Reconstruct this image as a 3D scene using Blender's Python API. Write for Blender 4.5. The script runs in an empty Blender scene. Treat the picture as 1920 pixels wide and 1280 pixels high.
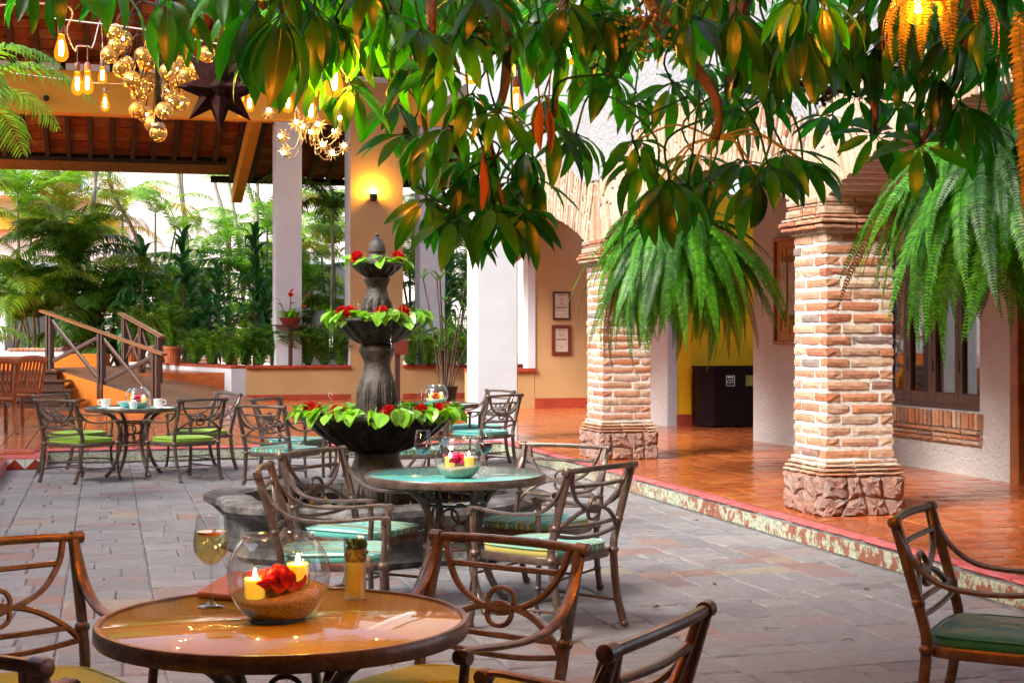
import bpy, bmesh, math, random
from mathutils import Vector, Matrix, noise
R = math.radians
PI = math.pi
rnd = random.Random(7)
SC = bpy.context.scene
COL = SC.collection

# ------------------------------------------------------------------ camera
F = 2840.0            # focal length in pixels of the 1920 px photograph
HOR = 628.0           # horizon row
CH = 1.48             # camera height
YAW = R(15.0)
CY, SY = math.cos(YAW), math.sin(YAW)

def cam(xc, zc, z=0.0):
    """offset right / forward of the camera -> world (world Y runs along the arcade)"""
    return Vector((xc * CY + zc * SY, -xc * SY + zc * CY, z))
def at(px, py, zc):
    return cam((px - 960) / F * zc, zc, CH - (py - HOR) / F * zc)
def heading(dx, dz):
    """rotation about z that turns local +Y into the camera-frame direction (dx, dz)"""
    d = cam(dx, dz)
    return math.atan2(-d.x, d.y)

cd = bpy.data.cameras.new('camera')
cd.sensor_width = 36.0
cd.lens = F / 1920 * 36.0
cd.shift_y = -(640 - HOR) / 1920
cd.clip_start = 0.1
cd.clip_end = 500
co = bpy.data.objects.new('camera', cd)
COL.objects.link(co)
co.location = (0, 0, CH)
co.rotation_euler = (R(90), 0, -YAW)
SC.camera = co

# ------------------------------------------------------------------ sky, sun, exposure
SUN_DIR = Vector((-0.72, -0.34, 0.64)).normalized()      # towards the sun
w = bpy.data.worlds.new('World')
SC.world = w
w.use_nodes = True
nt = w.node_tree
bg = nt.nodes['Background']
sky = nt.nodes.new('ShaderNodeTexSky')
sky.sky_type = 'NISHITA'
sky.sun_disc = False
sky.sun_elevation = math.asin(SUN_DIR.z)
sky.sun_rotation = math.atan2(SUN_DIR.x, SUN_DIR.y)
sky.air_density = 1.0
sky.dust_density = 3.0
nt.links.new(sky.outputs[0], bg.inputs[0])
bg.inputs[1].default_value = 0.15
sl = bpy.data.lights.new('sun', 'SUN')
sl.energy = 2.7
sl.angle = R(22)
sl.color = (1.0, 0.95, 0.88)
so = bpy.data.objects.new('sun', sl)
COL.objects.link(so)
so.location = (-20, 10, 30)
so.rotation_euler = (-SUN_DIR).to_track_quat('-Z', 'Y').to_euler()

SC.view_settings.view_transform = 'Standard'
SC.view_settings.look = 'None'
SC.view_settings.exposure = 1.5
SC.view_settings.gamma = 1
SC.view_settings.use_curve_mapping = False
SC.render.engine = 'CYCLES'
cy = SC.cycles
cy.use_denoising = True
cy.max_bounces = 6
cy.use_adaptive_sampling = True
cy.adaptive_threshold = .03
cy.diffuse_bounces = 3
cy.glossy_bounces = 3
cy.transmission_bounces = 4
cy.transparent_max_bounces = 16
cy.caustics_reflective = False
cy.caustics_refractive = False
cy.sample_clamp_indirect = 6.0
cy.use_light_tree = True

# ------------------------------------------------------------------ object helpers
def link(name, data, parent=None):
    o = bpy.data.objects.new(name, data)
    COL.objects.link(o)
    if parent is not None:
        o.parent = parent
    return o
def tag(o, label=None, cat=None, group=None, kind=None):
    if label: o['label'] = label
    if cat: o['category'] = cat
    if group: o['group'] = group
    if kind: o['kind'] = kind
    return o
def empty(name, loc=(0, 0, 0), rz=0.0, label=None, cat=None, group=None):
    o = link(name, None)
    o.location = loc
    o.rotation_euler = (0, 0, rz)
    o.empty_display_size = 0.1
    return tag(o, label, cat, group)
def copy_tree(o, parent=None):
    c = o.copy()
    COL.objects.link(c)
    c.parent = parent
    for ch in [x for x in o.children]:
        copy_tree(ch, c)
    return c

class MB:
    """collects vertices and faces; build() links them as one mesh object"""
    def __init__(s):
        s.v, s.f, s.mi = [], [], []
        s.cur = 0
    def add(s, vs, fs):
        b = len(s.v)
        s.v.extend([tuple(p) for p in vs])
        s.f.extend([tuple(i + b for i in f) for f in fs])
        s.mi.extend([s.cur] * len(fs))
        return s
    def box(s, c, d, m=None):
        x, y, z = d[0] / 2, d[1] / 2, d[2] / 2
        vs = [Vector((i, j, k)) for k in (-z, z) for j in (-y, y) for i in (-x, x)]
        if m is not None: vs = [m @ p for p in vs]
        vs = [p + Vector(c) for p in vs]
        return s.add(vs, [(0, 2, 3, 1), (4, 5, 7, 6), (0, 1, 5, 4), (2, 6, 7, 3), (0, 4, 6, 2), (1, 3, 7, 5)])
    def box2(s, a, b):
        return s.box([(a[i] + b[i]) / 2 for i in range(3)], [abs(b[i] - a[i]) for i in range(3)])
    def bevbox(s, c, d, b, m=None):
        """box with chamfered edges"""
        x, y, z = d[0] / 2, d[1] / 2, d[2] / 2
        vs, idx = [], {}
        for sx in (-1, 1):
            for sy in (-1, 1):
                for sz in (-1, 1):
                    for ax in range(3):
                        p = [sx * (x - b), sy * (y - b), sz * (z - b)]
                        p[ax] = (sx * x, sy * y, sz * z)[ax]
                        idx[(sx, sy, sz, ax)] = len(vs)
                        vs.append(Vector(p))
        fs = []
        for ax in range(3):
            o1, o2 = (ax + 1) % 3, (ax + 2) % 3
            for sg in (-1, 1):
                q = []
                for a_, b_ in ((-1, -1), (1, -1), (1, 1), (-1, 1)):
                    k = [0, 0, 0]; k[ax] = sg; k[o1] = a_; k[o2] = b_
                    q.append(idx[(*k, ax)])
                fs.append(q if sg > 0 else q[::-1])
        for ax in range(3):      # edge chamfers along ax
            o1, o2 = (ax + 1) % 3, (ax + 2) % 3
            for a_ in (-1, 1):
                for b_ in (-1, 1):
                    k1 = [0, 0, 0]; k1[o1] = a_; k1[o2] = b_; k1[ax] = -1
                    k2 = list(k1); k2[ax] = 1
                    q = [idx[(*k1, o1)], idx[(*k2, o1)], idx[(*k2, o2)], idx[(*k1, o2)]]
                    fs.append(q if a_ * b_ < 0 else q[::-1])
        for sx in (-1, 1):
            for sy in (-1, 1):
                for sz in (-1, 1):
                    q = [idx[(sx, sy, sz, a)] for a in range(3)]
                    fs.append(q if sx * sy * sz > 0 else q[::-1])
        if m is not None: vs = [m @ p for p in vs]
        return s.add([p + Vector(c) for p in vs], fs)
    def tube(s, pts, r, n=8, closed=False, sq=None, up=None, caps=True):
        """round tube, or a bar of section sq=(w, h) with up as its height direction"""
        pts = [Vector(p) for p in pts]
        N = len(pts)
        rs = r if isinstance(r, (list, tuple)) else [r] * N
        rings = []
        prev = None
        for i, p in enumerate(pts):
            if closed:
                t = (pts[(i + 1) % N] - pts[i - 1])
            else:
                t = pts[min(i + 1, N - 1)] - pts[max(i - 1, 0)]
            if t.length < 1e-9: t = Vector((0, 0, 1))
            t.normalize()
            if up is not None:
                a = t.cross(Vector(up))
                if a.length < 1e-4: a = t.orthogonal()
            elif prev is None:
                a = t.orthogonal()
            else:
                a = prev - t * prev.dot(t)
                if a.length < 1e-6: a = t.orthogonal()
            a.normalize()
            prev = a
            b = t.cross(a)
            if up is not None and b.dot(Vector(up)) < 0: b = -b; 
            if sq:
                w_, h_ = sq[0] / 2 * rs[i], sq[1] / 2 * rs[i]
                rings.append([p + a * x * w_ + b * y * h_ for x, y in ((-1, -.5), (-.6, -1), (.6, -1), (1, -.5), (1, .5), (.6, 1), (-.6, 1), (-1, .5))])
            else:
                rings.append([p + (a * math.cos(k * 2 * PI / n) + b * math.sin(k * 2 * PI / n)) * rs[i] for k in range(n)])
        n = len(rings[0])
        vs = [q for rg in rings for q in rg]
        fs = []
        for i in range(N if closed else N - 1):
            j = (i + 1) % N
            for k in range(n):
                l = (k + 1) % n
                fs.append((i * n + k, i * n + l, j * n + l, j * n + k))
        if caps and not closed:
            fs.append(tuple(range(n))[::-1])
            fs.append(tuple((N - 1) * n + k for k in range(n)))
        return s.add(vs, fs)
    def lathe(s, prof, n=24, c=(0, 0, 0), fn=None, close=True):
        """prof: (r, z) from bottom to top; fn(r, z, theta, i) -> radius"""
        vs, fs = [], []
        for i, (r, z) in enumerate(prof):
            for k in range(n):
                th = k * 2 * PI / n
                rr = fn(r, z, th, i) if fn else r
                vs.append((c[0] + rr * math.cos(th), c[1] + rr * math.sin(th), c[2] + z))
        for i in range(len(prof) - 1):
            for k in range(n):
                l = (k + 1) % n
                fs.append((i * n + k, i * n + l, (i + 1) * n + l, (i + 1) * n + k))
        if close:
            if prof[0][0] > 1e-5: fs.append(tuple(range(n))[::-1])
            if prof[-1][0] > 1e-5: fs.append(tuple((len(prof) - 1) * n + k for k in range(n)))
        return s.add(vs, fs)
    def ball(s, c, r, n=10, m=6, sz=1.0):
        prof = [(max(r * math.sin(PI * i / m), 1e-6), -r * sz * math.cos(PI * i / m)) for i in range(m + 1)]
        return s.lathe(prof, n, c)
    def prism(s, poly, z0, z1):
        n = len(poly)
        vs = [(x, y, z0) for x, y in poly] + [(x, y, z1) for x, y in poly]
        fs = [tuple(range(n))[::-1], tuple(range(n, 2 * n))]
        fs += [(i, (i + 1) % n, n + (i + 1) % n, n + i) for i in range(n)]
        return s.add(vs, fs)
    def mesh(s, name, mats, smooth=False, angle=None):
        me = bpy.data.meshes.new(name)
        me.from_pydata(s.v, [], s.f)
        if not isinstance(mats, (list, tuple)): mats = [mats]
        for m in mats: me.materials.append(m)
        if len(mats) > 1:
            me.polygons.foreach_set('material_index', s.mi)
        if smooth:
            me.polygons.foreach_set('use_smooth', [True] * len(me.polygons))
            if angle is not None:
                try: me.set_sharp_from_angle(angle=R(angle))
                except Exception: pass
        me.update()
        return me
    def build(s, name, mats, parent=None, smooth=False, angle=None, fix=False):
        me = s.mesh(name, mats, smooth, angle)
        if fix:
            bm = bmesh.new(); bm.from_mesh(me)
            bmesh.ops.recalc_face_normals(bm, faces=bm.faces)
            bm.to_mesh(me); bm.free()
        return link(name, me, parent)

def smooth_path(pts, k=4, closed=False):
    """Catmull-Rom"""
    pts = [Vector(p) for p in pts]
    n = len(pts)
    out = []
    for i in range(n if closed else n - 1):
        if closed:
            p0, p1, p2, p3 = pts[i - 1], pts[i], pts[(i + 1) % n], pts[(i + 2) % n]
        else:
            p1, p2 = pts[i], pts[i + 1]
            p0 = pts[i - 1] if i > 0 else p1 * 2 - p2
            p3 = pts[i + 2] if i + 2 < n else p2 * 2 - p1
        for j in range(k):
            t = j / k
            out.append(0.5 * (2 * p1 + (p2 - p0) * t + (2 * p0 - 5 * p1 + 4 * p2 - p3) * t * t + (3 * p1 - p0 - 3 * p2 + p3) * t ** 3))
    if not closed: out.append(pts[-1])
    return out

def rough_box(l, d, h, nx=4, ny=2, nz=2, jit=0.006, rr=0.008, seed=0):
    """brick: subdivided box with rounded, chipped edges"""
    rn = random.Random(seed)
    mb = MB(); ids = {}
    N = (nx, ny, nz); D = (l, d, h)
    def vid(k):
        if k not in ids:
            p = []
            nb = sum(1 for a in range(3) if k[a] in (0, N[a]))
            for a in range(3):
                t = k[a] / N[a]
                if nb >= 2 and k[a] in (0, N[a]):
                    q = rr * (0.5 + rn.random()) / D[a]
                    t = q if k[a] == 0 else 1 - q
                p.append((t - .5) * D[a] + (rn.random() - .5) * jit)
            ids[k] = len(mb.v); mb.v.append(tuple(p))
        return ids[k]
    for ax in range(3):
        o1, o2 = (ax + 1) % 3, (ax + 2) % 3
        for sd in (0, N[ax]):
            for i in range(N[o1]):
                for j in range(N[o2]):
                    q = []
                    for a_, b_ in ((0, 0), (1, 0), (1, 1), (0, 1)):
                        k = [0, 0, 0]; k[ax] = sd; k[o1] = i + a_; k[o2] = j + b_
                        q.append(vid(tuple(k)))
                    mb.f.append(tuple(q) if sd else tuple(q[::-1])); mb.mi.append(0)
    return mb

# ------------------------------------------------------------------ materials
class NT:
    def __init__(s, name):
        s.m = bpy.data.materials.new(name); s.m.use_nodes = True
        s.t = s.m.node_tree; s.b = s.t.nodes['Principled BSDF']; s.out = s.t.nodes['Material Output']
    def n(s, typ, **kw):
        nd = s.t.nodes.new('ShaderNode' + typ)
        for k, v in kw.items(): setattr(nd, k, v)
        return nd
    def l(s, a, b): s.t.links.new(a, b)
    def coord(s, kind='Object', scale=None):
        tc = s.n('TexCoord')
        o = tc.outputs[kind]
        if scale is not None:
            mp = s.n('Mapping'); s.l(o, mp.inputs[0])
            mp.inputs['Scale'].default_value = scale if isinstance(scale, (tuple, list)) else (scale,) * 3
            o = mp.outputs[0]
        return o
    def wpos(s, scale=None):
        g = s.n('NewGeometry'); o = g.outputs['Position']
        if scale is not None:
            mp = s.n('Mapping'); s.l(o, mp.inputs[0])
            mp.inputs['Scale'].default_value = scale if isinstance(scale, (tuple, list)) else (scale,) * 3
            o = mp.outputs[0]
        return o
    def noise(s, vec, scale, detail=4, rough=.6):
        nd = s.n('TexNoise'); nd.inputs['Scale'].default_value = scale
        nd.inputs['Detail'].default_value = detail; nd.inputs['Roughness'].default_value = rough
        if vec is not None: s.l(vec, nd.inputs['Vector'])
        return nd.outputs['Fac']
    def ramp(s, fac, stops, interp='LINEAR'):
        nd = s.n('ValToRGB'); cr = nd.color_ramp; cr.interpolation = interp
        while len(cr.elements) < len(stops): cr.elements.new(.5)
        for e, (p, c) in zip(cr.elements, stops):
            e.position = p; e.color = (*c, 1) if len(c) == 3 else c
        s.l(fac, nd.inputs[0])
        return nd.outputs[0]
    def mix(s, fac, a, b, mode='MIX'):
        nd = s.n('Mix', data_type='RGBA', blend_type=mode)
        for i, v in ((0, fac), (6, a), (7, b)):
            if isinstance(v, (int, float)): nd.inputs[i].default_value = v
            elif isinstance(v, (tuple, list)): nd.inputs[i].default_value = (*v, 1) if len(v) == 3 else v
            else: s.l(v, nd.inputs[i])
        return nd.outputs[2]
    def math(s, op, a, b=0.0):
        nd = s.n('Math', operation=op)
        for i, v in ((0, a), (1, b)):
            if isinstance(v, (int, float)): nd.inputs[i].default_value = v
            else: s.l(v, nd.inputs[i])
        return nd.outputs[0]
    def rand(s):
        """one number for each object and each loose piece of a joined mesh"""
        a = s.n('ObjectInfo').outputs['Random']; b = s.n('NewGeometry').outputs['Random Per Island']
        return s.math('FRACT', s.math('ADD', a, s.math('MULTIPLY', b, 1.0)))
    def bump(s, h, strength=.3, dist=.01):
        nd = s.n('Bump'); nd.inputs['Strength'].default_value = strength; nd.inputs['Distance'].default_value = dist
        s.l(h, nd.inputs['Height']); s.l(nd.outputs[0], s.b.inputs['Normal'])
        return nd
    def set(s, **kw):
        for k, v in kw.items():
            i = s.b.inputs[k.replace('_', ' ')]
            if isinstance(v, (int, float)): i.default_value = v
            elif isinstance(v, (tuple, list)): i.default_value = (*v, 1) if len(v) == 3 else v
            else: s.l(v, i)
        return s

def plain(name, col, rough=.5, var=.25, scale=6, bump=0.0, bscale=40, bd=.004, metal=0.0, coat=0.0, wp=True):
    t = NT(name)
    v = t.wpos() if wp else t.coord()
    n = t.noise(v, scale)
    c = t.ramp(n, [(.25, tuple(x * (1 - var) for x in col)), (.75, tuple(min(1, x * (1 + var)) for x in col))])
    t.set(Base_Color=c, Roughness=rough, Metallic=metal, Coat_Weight=coat)
    r = t.math('ADD', t.math('MULTIPLY', t.noise(v, scale * 2.3), .3), rough - .15)
    t.set(Roughness=r)
    if bump: t.bump(t.noise(v, bscale, 6), bump, bd)
    return t.m

def leafmat(name, top, under, trans, rough=.35, tw=.45, var=.35, vein=0.0):
    """leaf: glossy skin, paler underside, light passing through"""
    t = NT(name)
    g = t.n('NewGeometry')
    rn = t.rand()
    nz = t.noise(t.coord(), 9, 3)
    c = t.mix(g.outputs['Backfacing'], top, under)
    k = t.math('ADD', t.math('MULTIPLY', rn, var * 2), 1 - var)
    k2 = t.math('MULTIPLY', k, t.math('ADD', t.math('MULTIPLY', nz, .6), .7))
    cm = t.n('Combine' + 'XYZ'); 
    for i in range(3): t.l(k2, cm.inputs[i])
    c = t.mix(1.0, c, cm.outputs[0], 'MULTIPLY')
    t.set(Base_Color=c, Roughness=rough)
    tr = t.n('BsdfTranslucent')
    t.l(t.mix(1.0, trans, cm.outputs[0], 'MULTIPLY'), tr.inputs[0])
    mx = t.n('MixShader'); mx.inputs[0].default_value = tw
    t.l(t.b.outputs[0], mx.inputs[1]); t.l(tr.outputs[0], mx.inputs[2]); t.l(mx.outputs[0], t.out.inputs[0])
    return t.m

def emit(name, col, strength):
    t = NT(name)
    t.set(Base_Color=col, Emission_Color=col, Emission_Strength=strength)
    return t.m

def thin_glass(name, tint=(.95, .98, .98), rough=.02, ior=1.5, extra=.02):
    t = NT(name)
    lw = t.n('LayerWeight'); lw.inputs[0].default_value = .5
    fr = t.math('ADD', t.math('MULTIPLY', t.math('POWER', lw.outputs['Facing'], 2.4), .75), .06)
    tp = t.n('BsdfTransparent'); tp.inputs[0].default_value = (*tint, 1)
    gl = t.n('BsdfGlossy'); gl.inputs['Roughness'].default_value = rough
    mx = t.n('MixShader')
    t.l(t.math('ADD', fr, extra), mx.inputs[0])
    t.l(tp.outputs[0], mx.inputs[1]); t.l(gl.outputs[0], mx.inputs[2]); t.l(mx.outputs[0], t.out.inputs[0])
    return t.m

M = {}
def make_materials():
    # courtyard stone
    t = NT('paving_stone'); v = t.wpos(); rn = t.rand()
    base = t.ramp(rn, [(0, (.26, .26, .27)), (.3, (.34, .34, .35)), (.6, (.30, .29, .295)), (.8, (.38, .375, .375)), (.9, (.33, .27, .265)), (.965, (.36, .23, .20)), (1, (.44, .39, .30))])
    n1 = t.noise(v, 9, 8, .65); n2 = t.noise(t.wpos((6, 22, 6)), 3, 6, .7)
    c = t.mix(1.0, base, t.ramp(n1, [(.3, (.72, .72, .74)), (.7, (1.15, 1.12, 1.1))]), 'MULTIPLY')
    c = t.mix(1.0, c, t.ramp(n2, [(.3, (.75, .75, .76)), (.6, (1.1, 1.1, 1.1))]), 'MULTIPLY')
    t.set(Base_Color=c, Roughness=t.ramp(n1, [(.3, (.34,) * 3), (.7, (.58,) * 3)]))
    t.bump(t.math('ADD', t.math('MULTIPLY', n2, 1.4), t.math('ADD', t.noise(v, 28, 8, .7), t.math('MULTIPLY', t.noise(v, 90, 6), .5))), .85, .02); M['paving'] = t.m
    M['grout'] = plain('joint_mortar', (.17, .17, .17), .85, .45, 12, .5, 60)
    # terracotta
    t = NT('terracotta_tile'); v = t.wpos(); rn = t.rand()
    base = t.ramp(rn, [(0, (.36, .085, .025)), (.4, (.48, .125, .035)), (.75, (.43, .105, .03)), (1, (.55, .17, .05))])
    n1 = t.noise(v, 14, 5)
    t.set(Base_Color=t.mix(1.0, base, t.ramp(n1, [(.3, (.8,) * 3), (.7, (1.12,) * 3)]), 'MULTIPLY'), Roughness=t.ramp(t.noise(v, 5, 4), [(.3, (.13,) * 3), (.7, (.30,) * 3)]), Coat_Weight=.25, Coat_Roughness=.12)
    t.bump(n1, .05, .003); M['terra'] = t.m
    M['terra_grout'] = plain('tile_joint', (.12, .05, .035), .8, .2, 20)
    t = NT('pink_coping'); v = t.wpos(); n1 = t.noise(v, 7, 6)
    t.set(Base_Color=t.ramp(n1, [(.25, (.42, .07, .06)), (.6, (.52, .12, .12)), (.8, (.5, .24, .22))]), Roughness=.4); t.bump(t.noise(v, 50), .2, .004); M['coping'] = t.m
    # kerb tile: cream glaze with green floral print, worn to red clay in patches
    t = NT('kerb_tile_glaze'); v = t.wpos()
    vo = t.n('TexVoronoi'); vo.inputs['Scale'].default_value = 34; t.l(v, vo.inputs['Vector'])
    vc = t.n('TexVoronoi'); vc.inputs['Scale'].default_value = 24; t.l(v, vc.inputs['Vector'])
    pr = t.ramp(vo.outputs['Distance'], [(.0, (.05, .13, .05)), (.30, (.12, .26, .10)), (.36, (.36, .38, .29)), (1, (.45, .45, .36))])
    pr = t.mix(t.ramp(vc.outputs['Distance'], [(.12, (1,) * 3), (.17, (0,) * 3)]), pr, (.55, .28, .05))
    sep = t.n('SeparateXYZ'); t.l(v, sep.inputs[0])
    wmask = t.ramp(t.math('ADD', t.noise(v, 11, 5, .7), t.math('MULTIPLY', t.noise(v, 1.1, 2), .35)), [(.68, (0,) * 3), (.72, (1,) * 3)])
    side = t.ramp(t.math('DIVIDE', sep.outputs['Y'], 20.0), [(.6, (1,) * 3), (.88, (.15,) * 3)])
    t.set(Base_Color=t.mix(t.math('MULTIPLY', wmask, side), pr, (.24, .09, .05)), Roughness=.35); t.bump(wmask, .3, .003); M['kerbtile'] = t.m
    # bricks
    for nm_, key_, stops in (('brick_clay', 'brick', [(0, (.40, .23, .14)), (.16, (.44, .16, .075)), (.32, (.50, .36, .25)), (.48, (.50, .22, .11)), (.62, (.42, .29, .21)), (.78, (.54, .41, .29)), (.88, (.38, .13, .07)), (.95, (.22, .18, .17)), (1, (.46, .32, .22))]), ('pale_brick_clay', 'brickpale', [(0, (.42, .30, .21)), (.2, (.50, .38, .27)), (.36, (.44, .24, .15)), (.5, (.54, .43, .32)), (.68, (.46, .34, .25)), (.84, (.58, .46, .34)), (.93, (.42, .20, .12)), (1, (.34, .27, .22))])):
        t = NT(nm_); v = t.coord(); rn = t.rand()
        base = t.ramp(rn, stops)
        ad = t.n('VectorMath', operation='ADD'); t.l(v, ad.inputs[0]); t.l(t.n('ObjectInfo').outputs['Location'], ad.inputs[1])
        n1 = t.noise(ad.outputs[0], 22, 8, .7)
        vo = t.n('TexVoronoi'); vo.inputs['Scale'].default_value = 55; t.l(ad.outputs[0], vo.inputs['Vector'])
        pit = t.ramp(vo.outputs['Distance'], [(.05, (0,) * 3), (.25, (1,) * 3)])
        t.set(Base_Color=t.mix(1.0, base, t.ramp(n1, [(.3, (.7, .68, .66)), (.65, (1.12, 1.12, 1.12))]), 'MULTIPLY'), Roughness=.85)
        t.bump(t.math('ADD', n1, t.math('MULTIPLY', pit, .25)), .7, .012); M[key_] = t.m
    M['mortar'] = plain('brick_mortar', (.62, .60, .57), .9, .25, 18, .9, 70, .01)
    t = NT('rubble_stone'); v = t.coord(); rn = t.rand()
    ad = t.n('VectorMath', operation='ADD'); t.l(v, ad.inputs[0]); t.l(t.n('ObjectInfo').outputs['Location'], ad.inputs[1])
    n1 = t.noise(ad.outputs[0], 26, 9, .75)
    base = t.ramp(rn, [(0, (.38, .24, .20)), (.4, (.42, .22, .15)), (.7, (.40, .30, .27)), (1, (.34, .17, .11))])
    t.set(Base_Color=t.mix(1.0, base, t.ramp(n1, [(.3, (.6, .6, .62)), (.65, (1.15,) * 3)]), 'MULTIPLY'), Roughness=.9); t.bump(n1, 1.0, .03); M['rubble'] = t.m
    # walls
    def stucco(name, col, strength=.9, sc=38, d=.016):
        t = NT(name); v = t.wpos(); n1 = t.noise(v, sc, 7, .62); n2 = t.noise(v, 1.3, 5)
        t.set(Base_Color=t.mix(1.0, col, t.ramp(n2, [(.3, (.88, .88, .87)), (.7, (1.04,) * 3)]), 'MULTIPLY'), Roughness=.92)
        t.bump(n1, strength, d); return t.m
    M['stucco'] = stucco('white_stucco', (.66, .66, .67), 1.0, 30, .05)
    M['stucco_dimmed'] = stucco('dimmed_white_stucco', (.37, .385, .41), 1.0, 22, .05)  # white stucco darkened where direct sun would overexpose it
    M['smoothwhite'] = stucco('smooth_white_plaster', (.56, .60, .65), .15, 20, .006)
    M['tan'] = stucco('tan_plaster', (.46, .285, .125), .12, 22, .006)
    M['yellow'] = stucco('yellow_plaster', (.90, .50, .005), .2, 18, .008)
    M['orangewall'] = stucco('orange_plaster', (.58, .16, .012), .2, 18, .008)
    M['cream'] = stucco('glow_tinted_beam_plaster', (.92, .47, .06), .2, 18, .008)  # orange deepened so the beam colour itself carries the bulb glow
    M['housewhite'] = stucco('far_house_plaster', (.90, .90, .90), .1, 8, .006)
    M['houseyellow'] = stucco('far_house_yellow', (.80, .52, .06), .1, 8, .006)
    M['redbase'] = plain('red_baseboard', (.32, .045, .02), .45, .25, 6)
    # timber
    def timber(name, col, rough=.45, sc=(3, 3, 40), var=.45):
        t = NT(name); v = t.coord('Object', sc); n1 = t.noise(v, 1.5, 6, .6)
        rn = t.math('ADD', t.math('MULTIPLY', t.rand(), .4), .8)
        cm = t.n('CombineXYZ')
        for i in range(3): t.l(rn, cm.inputs[i])
        c = t.ramp(n1, [(.3, tuple(x * (1 - var) for x in col)), (.7, tuple(x * (1 + var) for x in col))])
        t.set(Base_Color=t.mix(1.0, c, cm.outputs[0], 'MULTIPLY'), Roughness=rough); t.bump(n1, .2, .004); return t.m
    M['darkwood'] = timber('dark_timber', (.06, .024, .013), .4, (30, 30, 4))
    M['teak'] = timber('teak', (.27, .085, .025), .4, (30, 30, 4))
    M['rafter'] = timber('rafter_timber', (.065, .028, .018), .7, (30, 4, 30))
    M['handrail'] = timber('handrail_timber', (.20, .075, .025), .28, (3, 30, 30))
    t = NT('ramp_boards'); v = t.wpos(); n1 = t.noise(t.wpos((2, 30, 30)), 2, 5)
    wv = t.n('TexWave', wave_type='BANDS', bands_direction='Y'); wv.inputs['Scale'].default_value = 2.6; t.l(v, wv.inputs['Vector'])
    t.set(Base_Color=t.mix(1.0, t.ramp(n1, [(.3, (.16, .07, .04)), (.7, (.30, .15, .09))]), t.ramp(wv.outputs['Fac'], [(.0, (.3,) * 3), (.12, (1,) * 3)]), 'MULTIPLY'), Roughness=.35); M['ramp'] = t.m
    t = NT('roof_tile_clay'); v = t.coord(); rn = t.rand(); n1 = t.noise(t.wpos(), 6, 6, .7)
    base = t.ramp(rn, [(0, (.32, .085, .03)), (.35, (.48, .16, .06)), (.6, (.40, .11, .045)), (.85, (.54, .26, .12)), (1, (.28, .065, .028))])  # clay reds brightened to carry the lamp glow under the roof
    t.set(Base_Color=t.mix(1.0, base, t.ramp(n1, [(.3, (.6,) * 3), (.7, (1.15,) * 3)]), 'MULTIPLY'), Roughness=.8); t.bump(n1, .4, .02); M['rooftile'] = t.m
    # metal and furniture
    t = NT('bronze_paint'); v = t.coord(); n1 = t.math('ADD', t.math('MULTIPLY', t.noise(t.wpos(), 16, 6, .7), .65), t.math('MULTIPLY', t.noise(t.wpos(), 85, 4, .7), .35))
    t.set(Base_Color=t.ramp(n1, [(.34, (.055, .036, .028)), (.5, (.12, .085, .068)), (.64, (.20, .155, .128))]), Roughness=t.ramp(n1, [(.3, (.28,) * 3), (.7, (.42,) * 3)]), Metallic=.35, Coat_Weight=.2); t.bump(t.noise(t.wpos(), 120, 4), .22, .003); M['bronze'] = t.m
    def fabric(name, col):
        t = NT(name); v = t.coord(); n1 = t.noise(v, 5, 3)
        wv = t.n('TexWave', wave_type='BANDS'); wv.inputs['Scale'].default_value = 140; t.l(v, wv.inputs['Vector'])
        t.set(Base_Color=t.ramp(n1, [(.3, tuple(x * .82 for x in col)), (.7, tuple(x * 1.12 for x in col))]), Roughness=.8, Sheen_Weight=.3)
        t.bump(t.math('ADD', t.math('MULTIPLY', wv.outputs['Fac'], .3), t.noise(v, 14, 3)), .35, .012); return t.m
    M['lime'] = fabric('lime_canvas', (.26, .50, .012))
    M['olive'] = fabric('yellow_green_canvas', (.34, .42, .006))
    M['emerald'] = fabric('emerald_canvas', (.0, .20, .21))
    M['turq'] = fabric('turquoise_canvas', (.10, .46, .42))
    t = NT('striped_canvas'); v = t.coord(); sp = t.n('SeparateXYZ'); t.l(v, sp.inputs[0])
    fr = t.math('FRACT', t.math('MULTIPLY', sp.outputs['X'], 5.2))
    stripe = t.ramp(fr, [(0, (.10, .46, .42)), (.22, (.70, .74, .66)), (.27, (.10, .46, .42)), (.42, (.22, .34, .03)), (.52, (.65, .68, .60)), (.57, (.10, .46, .42)), (.70, (.42, .40, .09)), (.80, (.08, .30, .26)), (.90, (.62, .66, .58)), (.95, (.10, .44, .40))], 'CONSTANT')
    t.set(Base_Color=stripe, Roughness=.75, Sheen_Weight=.2); t.bump(t.noise(v, 14, 3), .3, .012); M['stripe'] = t.m
    def tabletop(name, col):
        t = NT(name); t.set(Base_Color=t.ramp(t.noise(t.coord(), 3), [(.3, tuple(x * .9 for x in col)), (.7, col)]), Roughness=.35, Specular_IOR_Level=.1, Coat_Weight=1.0, Coat_Roughness=.0, Coat_IOR=1.6); return t.m
    M['top_turq'] = tabletop('turquoise_table_glass', (.10, .52, .49))
    M['top_warm_tint'] = tabletop('warm_lit_table_glass', (.50, .40, .05))  # amber base carries the warm light and reflections on the near glass
    M['glass'] = thin_glass('clear_glass', extra=.03)
    M['windowglass'] = thin_glass('window_glass', (.7, .7, .7), .02, 1.5, -.03)
    M['bulbglass'] = None
    # stone of the fountain
    t = NT('wet_basalt'); v = t.coord(); n1 = t.noise(v, 26, 8, .75); n2 = t.noise(v, 4, 5)
    c = t.mix(1.0, t.ramp(n2, [(.3, (.018, .015, .013)), (.52, (.040, .034, .029)), (.72, (.13, .105, .086))]), t.ramp(n1, [(.35, (.55,) * 3), (.7, (1.4,) * 3)]), 'MULTIPLY')
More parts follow.
